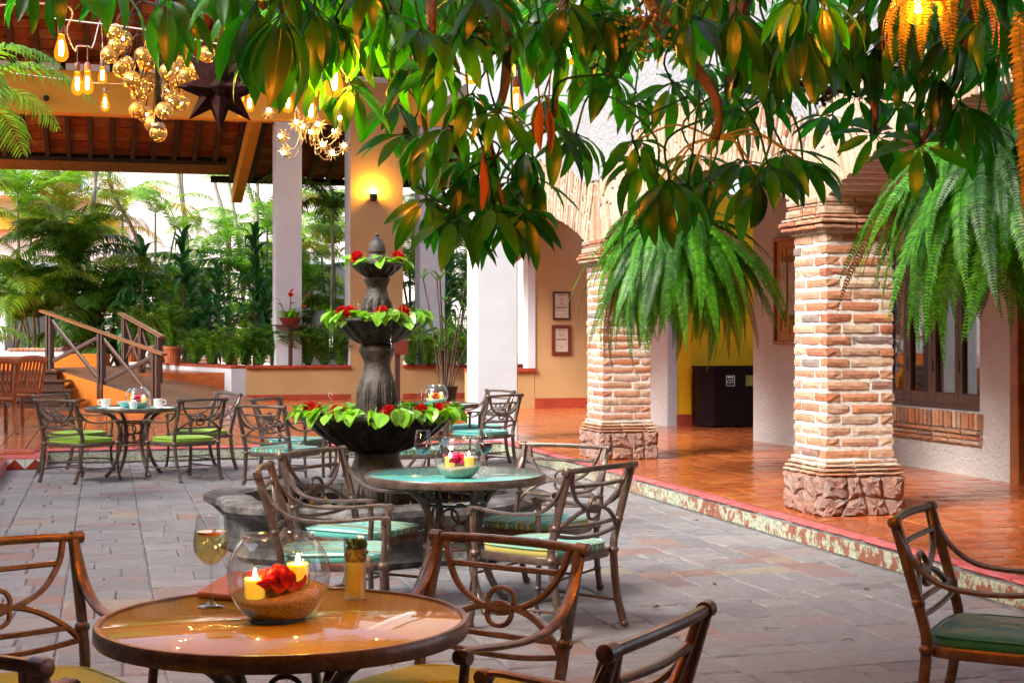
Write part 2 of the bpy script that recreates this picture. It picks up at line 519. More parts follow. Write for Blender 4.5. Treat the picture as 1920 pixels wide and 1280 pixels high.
    t.set(Base_Color=c, Roughness=t.ramp(n2, [(.35, (.16,) * 3), (.7, (.45,) * 3)])); t.bump(n1, .7, .015); M['basalt'] = t.m
    t = NT('weathered_pool_stone'); v = t.wpos(); n1 = t.noise(v, 16, 8, .75); n2 = t.noise(v, 3.2, 6, .7)
    c = t.mix(1.0, t.ramp(n2, [(.34, (.022, .022, .021)), (.48, (.09, .085, .08)), (.60, (.27, .265, .25)), (.72, (.42, .42, .40))]), t.ramp(n1, [(.35, (.6,) * 3), (.7, (1.3,) * 3)]), 'MULTIPLY')
    t.set(Base_Color=c, Roughness=.6); t.bump(n1, .8, .02); M['poolstone'] = t.m
    t = NT('water'); t.set(Base_Color=(.02, .025, .02), Roughness=.05); t.bump(t.noise(t.wpos(), 14), .15, .01); M['water'] = t.m
    M['wetfilm'] = t.m
    M['black'] = plain('black_paint', (.015, .014, .013), .4, .2)
    M['blackiron'] = plain('black_iron', (.02, .018, .017), .5, .3, metal=.3)
    M['jar'] = plain('dark_clay_jar', (.05, .05, .052), .45, .35, 5, .4, 12, .02)
    M['pot'] = plain('terracotta_pot', (.42, .13, .05), .6, .2, 9, .1)
    M['soil'] = plain('potting_soil', (.03, .02, .014), .95, .4, 30, .6)
    M['ceramic'] = plain('white_ceramic', (.8, .8, .8), .18, .03)
    M['linen'] = plain('white_linen', (.78, .78, .76), .85, .06, 9, .3)
    t = NT('candle_wax'); t.set(Base_Color=(.95, .75, .2), Emission_Color=(1, .55, .03, 1), Emission_Strength=.35, Roughness=.5, Subsurface_Weight=.6); M['wax'] = t.m  # slight emission stands in for flame light inside the wax
    M['flame'] = emit('flame', (1, .7, .2), 160)
    M['sand'] = plain('pale_sand', (.46, .38, .24), .95, .85, 190, .9, 200, .008)
    M['petalred'] = leafmat('red_petal', (.62, .012, .014), (.55, .02, .02), (.7, .02, .02), .5, .35, .25)
    M['petalpink'] = leafmat('pink_petal', (.70, .01, .16), (.6, .02, .15), (.8, .03, .2), .5, .35, .25)
    M['petalorange'] = leafmat('orange_petal', (.75, .12, .02), (.7, .12, .03), (.8, .15, .03), .5, .35, .25)
    # foliage
    M['schef'] = leafmat('umbrella_tree_leaf', (.006, .036, .004), (.016, .075, .009), (.025, .40, .004), .34, .46, .6)
    M['schefdry'] = leafmat('dried_leaf', (.16, .05, .02), (.2, .07, .03), (.3, .08, .02), .5, .35, .4)
    M['midrib'] = leafmat('leaf_midrib', (.10, .16, .03), (.12, .18, .04), (.15, .3, .04), .4, .3, .2)
    M['twig'] = plain('twig_bark', (.07, .045, .03), .8, .35, 20, .6, 40, .01)
    M['berry'] = plain('green_berry', (.10, .12, .03), .5, .5, 60)
    M['fern'] = leafmat('fern_pinna', (.045, .20, .006), (.075, .26, .010), (.16, .50, .006), .45, .5, .4)
    M['ferndark'] = leafmat('old_fern_pinna', (.022, .10, .006), (.04, .13, .010), (.07, .24, .006), .45, .45, .4)
    M['ferndead'] = leafmat('dead_fern_pinna', (.13, .07, .025), (.15, .08, .03), (.25, .13, .03), .6, .4, .3)
    M['fernwarm'] = leafmat('golden_fern_pinna', (.20, .15, .02), (.25, .18, .03), (.45, .30, .03), .5, .5, .3)
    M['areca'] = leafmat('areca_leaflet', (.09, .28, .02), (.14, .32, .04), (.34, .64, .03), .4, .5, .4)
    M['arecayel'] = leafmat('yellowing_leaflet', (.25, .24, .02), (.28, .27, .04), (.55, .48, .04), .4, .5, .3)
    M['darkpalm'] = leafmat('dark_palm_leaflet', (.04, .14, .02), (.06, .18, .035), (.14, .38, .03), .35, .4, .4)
    M['dracaena'] = leafmat('corn_plant_leaf', (.03, .16, .04), (.05, .20, .055), (.08, .36, .06), .32, .4, .45)
    M['pothos'] = leafmat('pothos_leaf', (.14, .42, .015), (.20, .46, .04), (.34, .70, .02), .25, .42, .55)
    M['stem'] = plain('palm_stem', (.17, .20, .10), .6, .35, 9)
    M['canestem'] = plain('cane_stem', (.30, .27, .20), .7, .35, 9)
    # lamps
    t = NT('amber_bulb_glass')
    tp = t.n('BsdfTransparent'); tp.inputs[0].default_value = (1, .62, .2, 1)
    em = t.n('Emission'); em.inputs[0].default_value = (1, .30, .015, 1); em.inputs[1].default_value = .9
    mx = t.n('MixShader'); mx.inputs[0].default_value = .45
    t.l(tp.outputs[0], mx.inputs[1]); t.l(em.outputs[0], mx.inputs[2]); t.l(mx.outputs[0], t.out.inputs[0]); M['bulbglass'] = t.m
    M['filament'] = emit('bulb_filament', (1, .55, .16), 700)
    M['filament_near'] = emit('bulb_filament_near', (1, .38, .06), 3000)
    M['filament_over'] = emit('bulb_filament_overhead', (1, .38, .06), 4600)
    M['sconceglow'] = emit('sconce_lamp', (1, .50, .04), 320)
    M['fairy'] = emit('fairy_lamp', (1, .62, .18), 90)
    M['socket'] = plain('bulb_socket', (.16, .07, .045), .5, .3)
    M['cable'] = plain('grey_cable', (.45, .43, .40), .6, .2)
    M['perfbrass'] = None
    t = NT('pierced_brass'); v = t.coord()
    vo = t.n('TexVoronoi'); vo.inputs['Scale'].default_value = 46; t.l(v, vo.inputs['Vector'])
    hole = t.ramp(vo.outputs['Distance'], [(.27, (1,) * 3), (.32, (0,) * 3)])
    t.set(Base_Color=(.42, .25, .06), Metallic=.7, Roughness=.4)
    tp = t.n('BsdfTransparent'); mx = t.n('MixShader')
    t.l(hole, mx.inputs[0]); t.l(t.b.outputs[0], mx.inputs[1]); t.l(tp.outputs[0], mx.inputs[2]); t.l(mx.outputs[0], t.out.inputs[0]); M['perfbrass'] = t.m
    M['brass'] = plain('aged_brass', (.32, .22, .12), .4, .3, 20, metal=.8)
    M['rust'] = plain('rusty_tin', (.028, .009, .007), .95, .45, 8, .3, 30)
    # print
    M['paper'] = plain('certificate_paper', (.52, .42, .33), .6, .06)
    M['ink'] = plain('print_ink', (.08, .035, .025), .6, .1)
    M['frame'] = plain('red_brown_frame', (.13, .025, .015), .4, .25)
    M['framedark'] = plain('dark_frame', (.045, .018, .014), .4, .25)
    M['artframe'] = plain('art_frame_wood', (.27, .08, .02), .4, .3)
    M['artmat'] = plain('art_mount', (.45, .22, .07), .7, .1)
    t = NT('straw_collage'); v = t.wpos((40, 40, 9)); n1 = t.noise(v, 3, 8, .8)
    t.set(Base_Color=t.ramp(n1, [(.3, (.08, .05, .02)), (.5, (.45, .30, .09)), (.7, (.7, .55, .28))]), Roughness=.8); t.bump(n1, 1, .02); M['straw'] = t.m
    t = NT('grey_collage'); n1 = t.noise(t.wpos(), 5, 8, .7)
    t.set(Base_Color=t.ramp(n1, [(.3, (.30, .29, .25)), (.7, (.55, .54, .48))]), Roughness=.8); t.bump(n1, .6, .02); M['greyart'] = t.m
    M['binwood'] = plain('dark_bin_veneer', (.012, .004, .003), .65, .4, 8)
    for k_ in ('binwood', 'rust'): M[k_].node_tree.nodes['Principled BSDF'].inputs['Specular IOR Level'].default_value = .12
    M['plategreen'] = plain('green_plate', (.16, .24, .02), .5, .1)
    M['plateblack'] = plain('black_plate', (.02, .02, .02), .5, .1)
    M['platewhite'] = plain('white_print', (.75, .75, .65), .5, .05)
    M['windowframe'] = plain('window_timber', (.075, .032, .020), .4, .3, 10)
    M['curtain'] = plain('pale_curtain', (.26, .15, .09), .8, .2, 10)
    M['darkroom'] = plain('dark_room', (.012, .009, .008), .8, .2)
    M['whitewine'] = thin_glass('white_wine', (.92, .82, .48), .02, 1.33, .04)
    t = NT('red_wine'); t.set(Base_Color=(.03, .002, .006), Roughness=.08); M['redwine'] = t.m
    t = NT('cloudy_juice'); t.set(Base_Color=(.86, .74, .28), Roughness=.3, Subsurface_Weight=.0); M['juice'] = t.m
    t = NT('minty_drink'); t.set(Base_Color=t.ramp(t.noise(t.coord(), 90, 3), [(.35, (.08, .07, .015)), (.65, (.55, .40, .08))]), Roughness=.3); M['mintdrink'] = t.m
    M['fruit'] = plain('fruit_slice', (.62, .12, .03), .4, .3)
    M['mint'] = leafmat('mint_leaf', (.05, .09, .02), (.06, .10, .03), (.1, .2, .03), .4, .4, .4)
    M['redcush'] = fabric('red_canvas', (.55, .06, .02))
    M['menucover'] = plain('menu_cover', (.30, .10, .03), .45, .2)
    M['palewindow'] = plain('pale_window_reflection', (.45, .55, .60), .3, .15)
    M['tri_white'] = plain('white_glazed_tile', (.75, .78, .74), .2, .05)
    M['tri_red'] = plain('red_glazed_tile', (.32, .035, .015), .25, .15)
    M['tri_yellow'] = plain('yellow_glazed_tile', (.62, .32, .05), .3, .15)
    M['tri_black'] = plain('black_glazed_tile', (.02, .018, .018), .25, .15)
make_materials()

# ================================================================== the setting
def in_view(x, y, margin=.25, zmin=3.2):
    zc = x * SY + y * CY
    xc = x * CY - y * SY
    return zc > zmin and abs(xc) < .338 * zc + margin, zc

TZ = .165              # terrace level
KV, KU = 4.75, 18.2    # kerb lines: x of the arcade kerb, y of the hall kerb

def sheet(name, x0, x1, y0, y1, z0, z1, mat, kind='structure', parent=None):
    o = MB().box2((x0, y0, z0), (x1, y1, z1)).build(name, mat, parent)
    if kind: o['kind'] = kind
    return o

sheet('ground', -150, 150, -150, 150, -.5, -.06, M['grout'])

# ---- courtyard paving: strips of hand-cut stones between straight joints
yard = sheet('courtyard_paving', -7.5, KV, -1.0, KU, -.055, -.011, M['grout'])
stones = []
pr = random.Random(11)
x = -6.6
while x < KV - .02:
    wd = min(.49, KV - .01 - x)
    if KV - (x + wd) < .15: wd = KV - .01 - x
    y = 4.0 + pr.random() * .2
    while y < KU - .05:
        dp = pr.choice((.17, .22, .27, .31, .36))
        dp = min(dp, KU - .012 - y)
        if dp > .06:
            spl = pr.random()
            cuts = [0, 1] if spl < .34 else [0, pr.uniform(.32, .68), 1]
            for a, b in zip(cuts[:-1], cuts[1:]):
                stones.append((x + a * wd, x + b * wd, y, y + dp))
        y += dp
    x += wd
def stone_mb(mb, x0, x1, y0, y1, ox=0, oy=0):
    g = .004
    top = pr.uniform(-.003, .004)
    tilt = (pr.uniform(-.004, .004), pr.uniform(-.004, .004))
    cx, cyy = (x0 + x1) / 2, (y0 + y1) / 2
    ring = []
    nx = max(2, int((x1 - x0) / .11)); ny = max(1, int((y1 - y0) / .13))
    for i in range(nx): ring.append((x0 + g + (x1 - x0 - 2 * g) * i / nx, y0 + g))
    for i in range(ny): ring.append((x1 - g, y0 + g + (y1 - y0 - 2 * g) * i / ny))
    for i in range(nx): ring.append((x1 - g - (x1 - x0 - 2 * g) * i / nx, y1 - g))
    for i in range(ny): ring.append((x0 + g, y1 - g - (y1 - y0 - 2 * g) * i / ny))
    ring = [(px + pr.uniform(-.004, .004), py + pr.uniform(-.005, .004)) for px, py in ring]
    n = len(ring)
    vs = [(px - ox, py - oy, -.03) for px, py in ring]
    vs += [(px - ox, py - oy, top - .008 + tilt[0] * (px - cx) / .2 + tilt[1] * (py - cyy) / .2) for px, py in ring]
    vs += [(px + (cx - px) * .06 - ox, py + (cyy - py) * .07 - oy, top + pr.uniform(-.002, .002) + tilt[0] * (px - cx) / .2 + tilt[1] * (py - cyy) / .2) for px, py in ring]
    fs = []
    for k in range(2):
        for i in range(n):
            j = (i + 1) % n
            fs.append((k * n + i, k * n + j, (k + 1) * n + j, (k + 1) * n + i))
    fs.append(tuple(2 * n + i for i in range(n)))
    mb.add(vs, fs)
vis = []
for s in stones:
    ok, zc = in_view((s[0] + s[1]) / 2, (s[2] + s[3]) / 2, .5, 4.6)
    if ok: vis.append((zc - (6 if zc > 6.2 else 0), s))
vis.sort(key=lambda q: q[0])
rest = MB()
for i, (zc, s) in enumerate(vis):
    if i < 300:
        mb = MB(); cx, cyy = (s[0] + s[1]) / 2, (s[2] + s[3]) / 2
        stone_mb(mb, *s, cx, cyy)
        o = mb.build('paving_stone', M['paving'], yard); o.location = (cx, cyy, 0)
    else:
        stone_mb(rest, *s)
o = rest.build('far_paving_stones', M['paving'], yard); o['kind'] = 'stuff'

# ---- raised terrace: slab, terracotta tiles
terr = MB()
terr.box2((KV + .012, -3, -.055), (14, KU, TZ - .012))
terr.box2((-16, KU + .012, -.055), (14, 31.5, TZ - .012))
terr = terr.build('terrace', M['terra_grout']); terr['kind'] = 'structure'
tiles = []
P = .305
for iy in range(0, 103):
    for ix in range(-45, 27):
        cx, cyy = KV + .14 + P * (ix + .5), KU + .14 + P * (iy - 50 + .5)
        if cyy < KU + .14 and cx < KV + .14: continue
        ok, zc = in_view(cx, cyy, .4, 6)
        if ok and cyy < 31: tiles.append((zc, cx, cyy))
tiles.sort()
tmesh = [rough_box(P - .013, P - .013, .02, 2, 2, 1, .0015, .003, s).mesh('tile', M['terra']) for s in range(4)]
rest = MB()
for i, (zc, cx, cyy) in enumerate(tiles):
    z = TZ - .011 + pr.uniform(-.0015, .0015)
    if i < 300:
        o = link('floor_tile', pr.choice(tmesh), terr); o.location = (cx, cyy, z)
    else:
        rest.box((cx, cyy, z), (P - .013, P - .013, .02))
o = rest.build('far_floor_tiles', M['terra'], terr); o['kind'] = 'stuff'

# ---- kerb: patterned tiles under a pink coping
kerb = MB()
kerb.box2((KV - .004, 2, -.055), (KV + .012, KU, TZ - .02))
kerb.box2((-1.0, KU - .004, -.055), (KV + .012, KU + .012, TZ - .02))
kerb = kerb.build('kerb', M['grout']); kerb['kind'] = 'structure'
ktm = MB().bevbox((0, 0, 0), (.105, .012, .107), .002).mesh('kerb_tile', M['kerbtile'])
y = KU - .06
while y > 5.0:
    o = link('kerb_tile', ktm, kerb); o.location = (KV - .006 + pr.uniform(-.002, .002), y, .068); o.rotation_euler = (0, 0, R(90))
    y -= .1075
x = KV - .06
while x > -.95:
    o = link('kerb_tile', ktm, kerb); o.location = (x, KU - .006 + pr.uniform(-.002, .002), .068)
    x -= .1075
cpm = [rough_box(.548, .13, .036, 8, 3, 2, .004, .010, 40 + s).mesh('coping_piece', M['coping']) for s in range(4)]
for i in range(27):
    o = link('coping_piece', pr.choice(cpm), kerb); o.location = (KV + .045 + pr.uniform(-.006, .006), KU - .2 - i * .552, TZ - .014); o.rotation_euler = (0, 0, R(90))
for i in range(11):
    o = link('coping_piece', pr.choice(cpm), kerb); o.location = (KV - .25 - i * .552, KU + .05, TZ - .014)

# ---- pink steps at the left with triangle tiles
def tri_tile_row(parent, x0, n, w, y, z0, h, m1, m2, flip=0):
    for i in range(n):
        a = x0 + i * w
        for k, m in ((0, m1), (1, m2)):
            if (i + flip) % 2 == 0:
                tri = [(a + .003, z0 + h), (a + w - .003, z0 + h), (a + .003, z0)] if k == 0 else [(a + w - .003, z0 + h), (a + w - .003, z0), (a + .003, z0)]
            else:
                tri = [(a + .003, z0 + h), (a + w - .003, z0 + h), (a + w - .003, z0)] if k == 0 else [(a + .003, z0 + h), (a + w - .003, z0), (a + .003, z0)]
            vs = [(p[0], y, p[1]) for p in tri] + [(p[0], y - .008, p[1]) for p in tri]
            MB().add(vs, [(0, 2, 1), (3, 4, 5), (0, 1, 4, 3), (1, 2, 5, 4), (2, 0, 3, 5)]).build('glazed_tile', m, parent, fix=True)
st = empty('pink_step', (-.64, 17.46, 0), 0, 'pink painted step with white and red triangle tiles, by the left kerb', 'step')
MB().bevbox((-1.4, .36, .065), (2.8, .72, .15), .012).build('block', M['coping'], st)
tri_tile_row(st, -.66, 6, .11, -.003, .012, .105, M['tri_white'], M['tri_red'])
for i in range(4):
    MB().bevbox((-.30 - i * .31, .56, .148), (.30, .28, .03), .004).build('tread_tile', M['terra'], st)
st2 = empty('pink_step', (-1.05, 14.9, 0), 0, 'lower pink and terracotta step cut by the left edge of the picture', 'step')
MB().bevbox((-1.2, 1.27, .065), (2.4, 2.54, .15), .012).build('block', M['coping'], st2)
for i in range(3):
    for j in range(8):
        MB().bevbox((-.18 - i * .31, .18 + j * .31, .146), (.30, .30, .03), .004).build('tread_tile', M['terra'], st2)
tri_tile_row(st2, -.66, 6, .11, -.003, .012, .105, M['tri_white'], M['tri_red'])

# ================================================================== arcade pillars
BR = {}
def brick_mesh(l, h=.064, d=.115):
    k = (round(l, 3), round(h, 3), round(d, 3))
    if k not in BR:
        BR[k] = [rough_box(l, d, h, max(3, int(l / .05)), 2, 2, .005, .005, hash(k) % 1000 + s).mesh('brick', M['brick']) for s in range(5)]
    return pr.choice(BR[k])

def rubble_face(parent, org, ux, W, H, nrm, nc):
    """uneven stones set into one face of a plinth"""
    rows = 2
    g = []
    for j in range(rows + 1):
        row = []
        for i in range(nc + 1):
            a = i / nc * W; b = j / rows * H
            if 0 < i < nc: a += pr.uniform(-.3, .3) * W / nc
            if 0 < j < rows: b += pr.uniform(-.28, .28) * H / rows
            row.append((a, b))
        g.append(row)
    for j in range(rows):
        for i in range(nc):
            q = [g[j][i], g[j][i + 1], g[j + 1][i + 1], g[j + 1][i]]
            ring = []
            for k in range(4):
                a, b = q[k], q[(k + 1) % 4]
                ring.append((a[0] + pr.uniform(-.008, .008), a[1] + pr.uniform(-.008, .008)))
                for f_ in (.25, .5, .75):
                    ring.append((a[0] + (b[0] - a[0]) * f_ + pr.uniform(-.012, .012), a[1] + (b[1] - a[1]) * f_ + pr.uniform(-.012, .012)))
            cx = sum(p[0] for p in ring) / 16; cz = sum(p[1] for p in ring) / 16
            mb = MB(); n = 16
            c3 = org + ux * cx + Vector((0, 0, cz))
            vs = []
            for sc, dp in ((.95, -.01), (.92, .010), (.80, .026), (.52, .034)):
                for p in ring:
                    q3 = org + ux * (cx + (p[0] - cx) * sc) + Vector((0, 0, cz + (p[1] - cz) * sc)) + nrm * (dp + (pr.uniform(-.010, .010) if dp > 0 else 0))
                    vs.append(q3 - c3)
            vs.append(nrm * (.032 + pr.uniform(-.008, .008)))
            fs = [(k * n + a, k * n + (a + 1) % n, (k + 1) * n + (a + 1) % n, (k + 1) * n + a) for k in range(3) for a in range(n)]
            fs += [(3 * n + a, 3 * n + (a + 1) % n, 4 * n) for a in range(n)]
            mb.add(vs, fs)
            o = mb.build('stone', M['rubble'], parent, smooth=True, angle=28, fix=True)
            o.location = c3

def pillar(loc, label, faces=True):
    root = empty('brick_pillar', loc, 0, label, 'pillar', 'brick pillars of the arcade')
    PW, S = .65, .55
    h = PW / 2
    ph = .296
    pl = MB().box((0, 0, ph / 2), (PW - .03, PW - .03, ph)).build('plinth', M['mortar'], root)
    rubble_face(pl, Vector((-h, -h + .012, 0)), Vector((1, 0, 0)), PW, ph, Vector((0, -1, 0)), 4)
    rubble_face(pl, Vector((-h + .012, h, 0)), Vector((0, -1, 0)), PW, ph, Vector((-1, 0, 0)), 4)
    rubble_face(pl, Vector((h - .012, -h, 0)), Vector((0, 1, 0)), PW, ph, Vector((1, 0, 0)), 4)
    rubble_face(pl, Vector((h, h - .012, 0)), Vector((-1, 0, 0)), PW, ph, Vector((0, 1, 0)), 4)
    # base moulding of thin tiles
    def ring(z, hh, w, name='moulding_tile'):
        t = .13
        for k in range(4):
            n = 2
            L = w - t
            for i in range(n):
                a = -w / 2 + L * (i + .5) / n
                m = brick_mesh(L / n - .006, hh, t)
                o = link(name, m, root)
                M4 = Matrix.Rotation(k * PI / 2, 4, 'Z')
                o.location = M4 @ Vector((a, -w / 2 + t / 2, z + hh / 2)); o.rotation_euler = (0, 0, k * PI / 2)
    z = ph
    for w_, hh in ((.68, .028), (.655, .028), (.63, .028), (.595, .026)):
        ring(z + .003, hh - .004, w_); z += hh + .002
    MB().box((0, 0, (ph + z) / 2), (.575, .575, z - ph)).build('moulding_core', M['mortar'], root)
    z0 = z
    nC = 20
    pitch = (2.078 - z0) / nC
    MB().box((0, 0, (z0 + 2.078) / 2), (S - .022, S - .022, 2.078 - z0)).build('mortar_core', M['mortar'], root)
    for c in range(nC):
        zz = z0 + (c + .5) * pitch
        hh = pitch - .019
        long_front = c % 2 == 0
        for k in range(4):
            M4 = Matrix.Rotation(k * PI / 2, 4, 'Z')
            full = (k % 2 == 0) == long_front
            if full:
                sp = pr.choice((.345, .20)) + pr.uniform(-.01, .01)
                segs = [(-S / 2, -S / 2 + sp - .008), (-S / 2 + sp + .008, S / 2)]
            else:
                segs = [(-S / 2 + .13, S / 2 - .13)]
            for a, b in segs:
                o = link('brick', brick_mesh(round((b - a) / .02) * .02, round(hh / .004) * .004), root)
                o.location = M4 @ Vector(((a + b) / 2, -S / 2 + .0575 + pr.uniform(-.004, .004), zz + pr.uniform(-.003, .003)))
                o.rotation_euler = (pr.uniform(-.015, .015), pr.uniform(-.012, .012), k * PI / 2 + pr.choice((0, PI)) + pr.uniform(-.01, .01))
    z = 2.078
    for w_, hh in ((.60, .022), (.70, .036), (.735, .040), (.69, .030), (.645, .062), (.62, .024), (.64, .055)):
        ring(z + .003, hh - .004, w_, 'capital_tile'); z += hh
    MB().box((0, 0, (2.078 + z) / 2), (.585, .585, z - 2.078)).build('capital_core', M['mortar'], root)
    return root, loc[2] + z

PX = 5.02 + .325
_, CAPZ = pillar((PX, 10.02 + .325, TZ - .01), 'brick pillar on rough stone plinth, large one at right beside the window')
pillar((PX, 15.18 + .325, TZ - .01), 'brick pillar on rough stone plinth, farther one half behind the hanging fern')

# ================================================================== arcade wall with brick arches
arc = empty('arcade_wall', (PX, 10.345, 0), 0, 'white stucco arcade wall over fanned brick arches, above the brick pillars', 'wall')
VF, VB = 5.09, 5.56
RISE, HS = .45, 2.27
AR = (HS * HS + RISE * RISE) / (2 * RISE)
def arc_z(du):
    du = max(-HS, min(HS, du))
    return CAPZ - (AR - RISE) + math.sqrt(AR * AR - du * du)
RING = .68
wall, stc = MB(), MB()
def off(p): return (p[0] - PX, p[1] - 10.345, p[2])
bays = [(10.345 - 5.16 + 2.58), 10.345 + 2.58, 15.505 + 2.58]
prof = []
for bc in bays:
    N = 28
    for i in range(N + (1 if bc == bays[-1] else 0)):
        du = -2.58 + 5.16 * i / N
        prof.append((bc + du, arc_z(du)))
def slab(mb, lo, hi, v0, v1):
    n = len(lo); vs = []
    for (u, zl), (u2, zh) in zip(lo, hi):
        vs += [off((v0, u, zl)), off((v0, u2, zh)), off((v1, u, zl)), off((v1, u2, zh))]
    fs = []
    for i in range(n - 1):
        a, b = i * 4, (i + 1) * 4
        fs += [(a, a + 1, b + 1, b), (a + 2, b + 2, b + 3, a + 3), (a, b, b + 2, a + 2), (a + 1, a + 3, b + 3, b + 1)]
    fs += [(0, 2, 3, 1), (4 * n - 4, 4 * n - 3, 4 * n - 1, 4 * n - 2)]
    mb.add(vs, fs)
slab(wall, prof, [(u, 5.2) for u, z in prof], VF, VB)
wall.build('wall_core', M['mortar'], arc, fix=True)
top = [(u, z + RING * .93 + .025 * math.sin(u * 9) + .02 * math.sin(u * 23)) for u, z in prof]
# finer lower edge of the stucco
fine = []
for (a, za), (b, zb) in zip(top[:-1], top[1:]):
    for k in range(3):
        fine.append((a + (b - a) * k / 3, za + (zb - za) * k / 3 + pr.uniform(-.02, .02)))
fine.append(top[-1])
slab(stc, fine, [(u, 5.2) for u, z in fine], VF - .03, VF + .01)
stc.build('stucco_face', M['stucco_dimmed'], arc, fix=True)
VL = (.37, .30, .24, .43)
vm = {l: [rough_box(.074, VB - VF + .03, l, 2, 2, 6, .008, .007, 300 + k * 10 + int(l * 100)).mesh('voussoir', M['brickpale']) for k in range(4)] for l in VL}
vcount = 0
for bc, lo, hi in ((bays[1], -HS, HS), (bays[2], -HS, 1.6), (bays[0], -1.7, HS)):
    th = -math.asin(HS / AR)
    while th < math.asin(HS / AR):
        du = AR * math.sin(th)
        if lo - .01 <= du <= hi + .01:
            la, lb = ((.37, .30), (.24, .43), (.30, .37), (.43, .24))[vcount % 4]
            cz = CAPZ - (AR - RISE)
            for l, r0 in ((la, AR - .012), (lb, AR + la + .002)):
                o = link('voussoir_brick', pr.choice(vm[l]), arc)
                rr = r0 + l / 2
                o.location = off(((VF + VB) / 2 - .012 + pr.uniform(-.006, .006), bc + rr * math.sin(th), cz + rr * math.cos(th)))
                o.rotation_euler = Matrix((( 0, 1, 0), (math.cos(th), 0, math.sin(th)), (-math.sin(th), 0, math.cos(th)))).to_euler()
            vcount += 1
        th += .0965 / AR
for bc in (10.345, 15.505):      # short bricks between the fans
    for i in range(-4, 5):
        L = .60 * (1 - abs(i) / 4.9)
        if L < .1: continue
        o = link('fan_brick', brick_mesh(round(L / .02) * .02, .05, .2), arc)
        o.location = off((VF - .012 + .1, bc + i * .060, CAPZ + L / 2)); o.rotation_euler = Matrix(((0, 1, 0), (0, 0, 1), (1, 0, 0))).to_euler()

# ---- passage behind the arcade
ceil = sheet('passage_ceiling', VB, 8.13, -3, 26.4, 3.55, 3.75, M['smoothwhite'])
# unseen block, wing and roof added to shade the courtyard and foreground
o = MB().box2((-14, -9, 0), (14, -4.5, 16)).build('added_shade_block', M['tan']); tag(o, 'unseen plastered block behind the viewer, added to cut the sky light', 'building')
o = MB().box2((-14, -4.4, 0), (-9, 24, 9)).build('added_shade_wing', M['tan']); tag(o, 'unseen plastered wing left of the courtyard, added to block the sun', 'building')
up_ = MB().box2((VB - .4, -3, 5.21), (8.1, 25, 7.5)).build('upper_storey', M['stucco_dimmed']); tag(up_, 'white upper storey over the arcade', 'wall')
vr = empty('added_shade_roof', (0, -1, 3.9), 0, 'unseen timber roof over the viewer, added to shade the foreground', 'roof')
MB().box2((-9, -3.4, 0), (9, 5.4, .12)).build('boarding', M['rafter'], vr)
for i in range(15): MB().box2((-8.4 + i * 1.2, -3.4, -.15), (-8.3 + i * 1.2, 5.4, -.004)).build('rafter', M['rafter'], vr)
RW = 7.81
rw = empty('stucco_wall', (RW, 14, TZ), 0, 'rough white stucco wall with a window and framed picture, right of the pillars', 'wall')
WU0, WU1, WZ0, WZ1 = 12.42, 14.45, .76, 2.35
mb = MB()
for (a, b, z0, z1) in ((11.9, 17.5, TZ - .01, WZ0), (11.9, 17.5, WZ1, 3.55), (11.9, WU0, WZ0, WZ1), (WU1, 17.5, WZ0, WZ1)):
    mb.box2((0, a - 14, z0 - TZ), (.32, b - 14, z1 - TZ))
# door opening and the wall nearer than it
mb.box2((0, 6 - 14, 0), (.32, 10.6 - 14, 3.55 - TZ)); mb.box2((0, 10.6 - 14, 2.5), (.32, 11.9 - 14, 3.55 - TZ))
mb.build('wall_body', M['stucco'], rw)
dj = empty('door_frame', (RW, 11.25, TZ), 0, 'brown timber door frame at the right edge, beyond the stucco wall', 'door')
MB().bevbox((.16, .60, 1.16), (.36, .13, 2.34), .01).build('jamb', M['artframe'], dj)
MB().bevbox((.16, -.59, 1.16), (.36, .13, 2.34), .01).build('jamb', M['artframe'], dj)
MB().bevbox((.16, 0, 2.42), (.36, 1.31, .14), .01).build('lintel', M['artframe'], dj)
MB().bevbox((.26, 0, 1.16), (.05, 1.05, 2.33), .008).build('door_leaf', M['darkwood'], dj)
# window
wn = empty('casement_window', (RW + .13, (WU0 + WU1) / 2, WZ0), 0, 'dark timber casement window with curtains in the stucco wall', 'window')
W2 = (WU1 - WU0) / 2; HH = WZ1 - WZ0
fr = MB()
fr.box2((-.02, -W2, 0), (.07, W2, .05)); fr.box2((-.02, -W2, HH - .05), (.07, W2, HH))
fr.box2((-.02, -W2, .05), (.07, -W2 + .05, HH - .05)); fr.box2((-.02, W2 - .05, .05), (.07, W2, HH - .05))
fr.build('frame', M['windowframe'], wn)
cw = (2 * W2 - .1) / 4
for i in range(4):
    y0 = -W2 + .05 + i * cw
    c = MB()
    c.bevbox((0, y0 + .035, HH / 2), (.06, .066, HH - .1), .006); c.bevbox((0, y0 + cw - .035, HH / 2), (.06, .066, HH - .1), .006)
    c.bevbox((0, y0 + cw / 2, .105), (.058, cw - .14, .11), .006); c.bevbox((0, y0 + cw / 2, HH - .1), (.058, cw - .14, .10), .006)
    cs = c.build('casement', M['windowframe'], wn)
    MB().box((.005, y0 + cw / 2, HH / 2), (.006, cw - .13, HH - .28)).build('pane', M['windowglass'], cs)
    MB().bevbox((-.033, y0 + cw - .02, .42), (.012, .018, .12), .003).build('hinge', M['blackiron'], cs)
    cu = MB()
    pts = [(.16 + .018 * math.sin(k * 1.9 + i), y0 + .12 + k * cw * .30 / 8) for k in range(9)]
    cu.add([(a, b, .06) for a, b in pts] + [(a, b, HH - .06) for a, b in pts], [(k, k + 1, 10 + k, 9 + k) for k in range(8)])
    cu.build('curtain', M['curtain'], wn, smooth=True)
MB().box((.45, 0, HH / 2), (.02, 2 * W2 + .4, HH + .3)).build('dark_interior', M['darkroom'], wn)
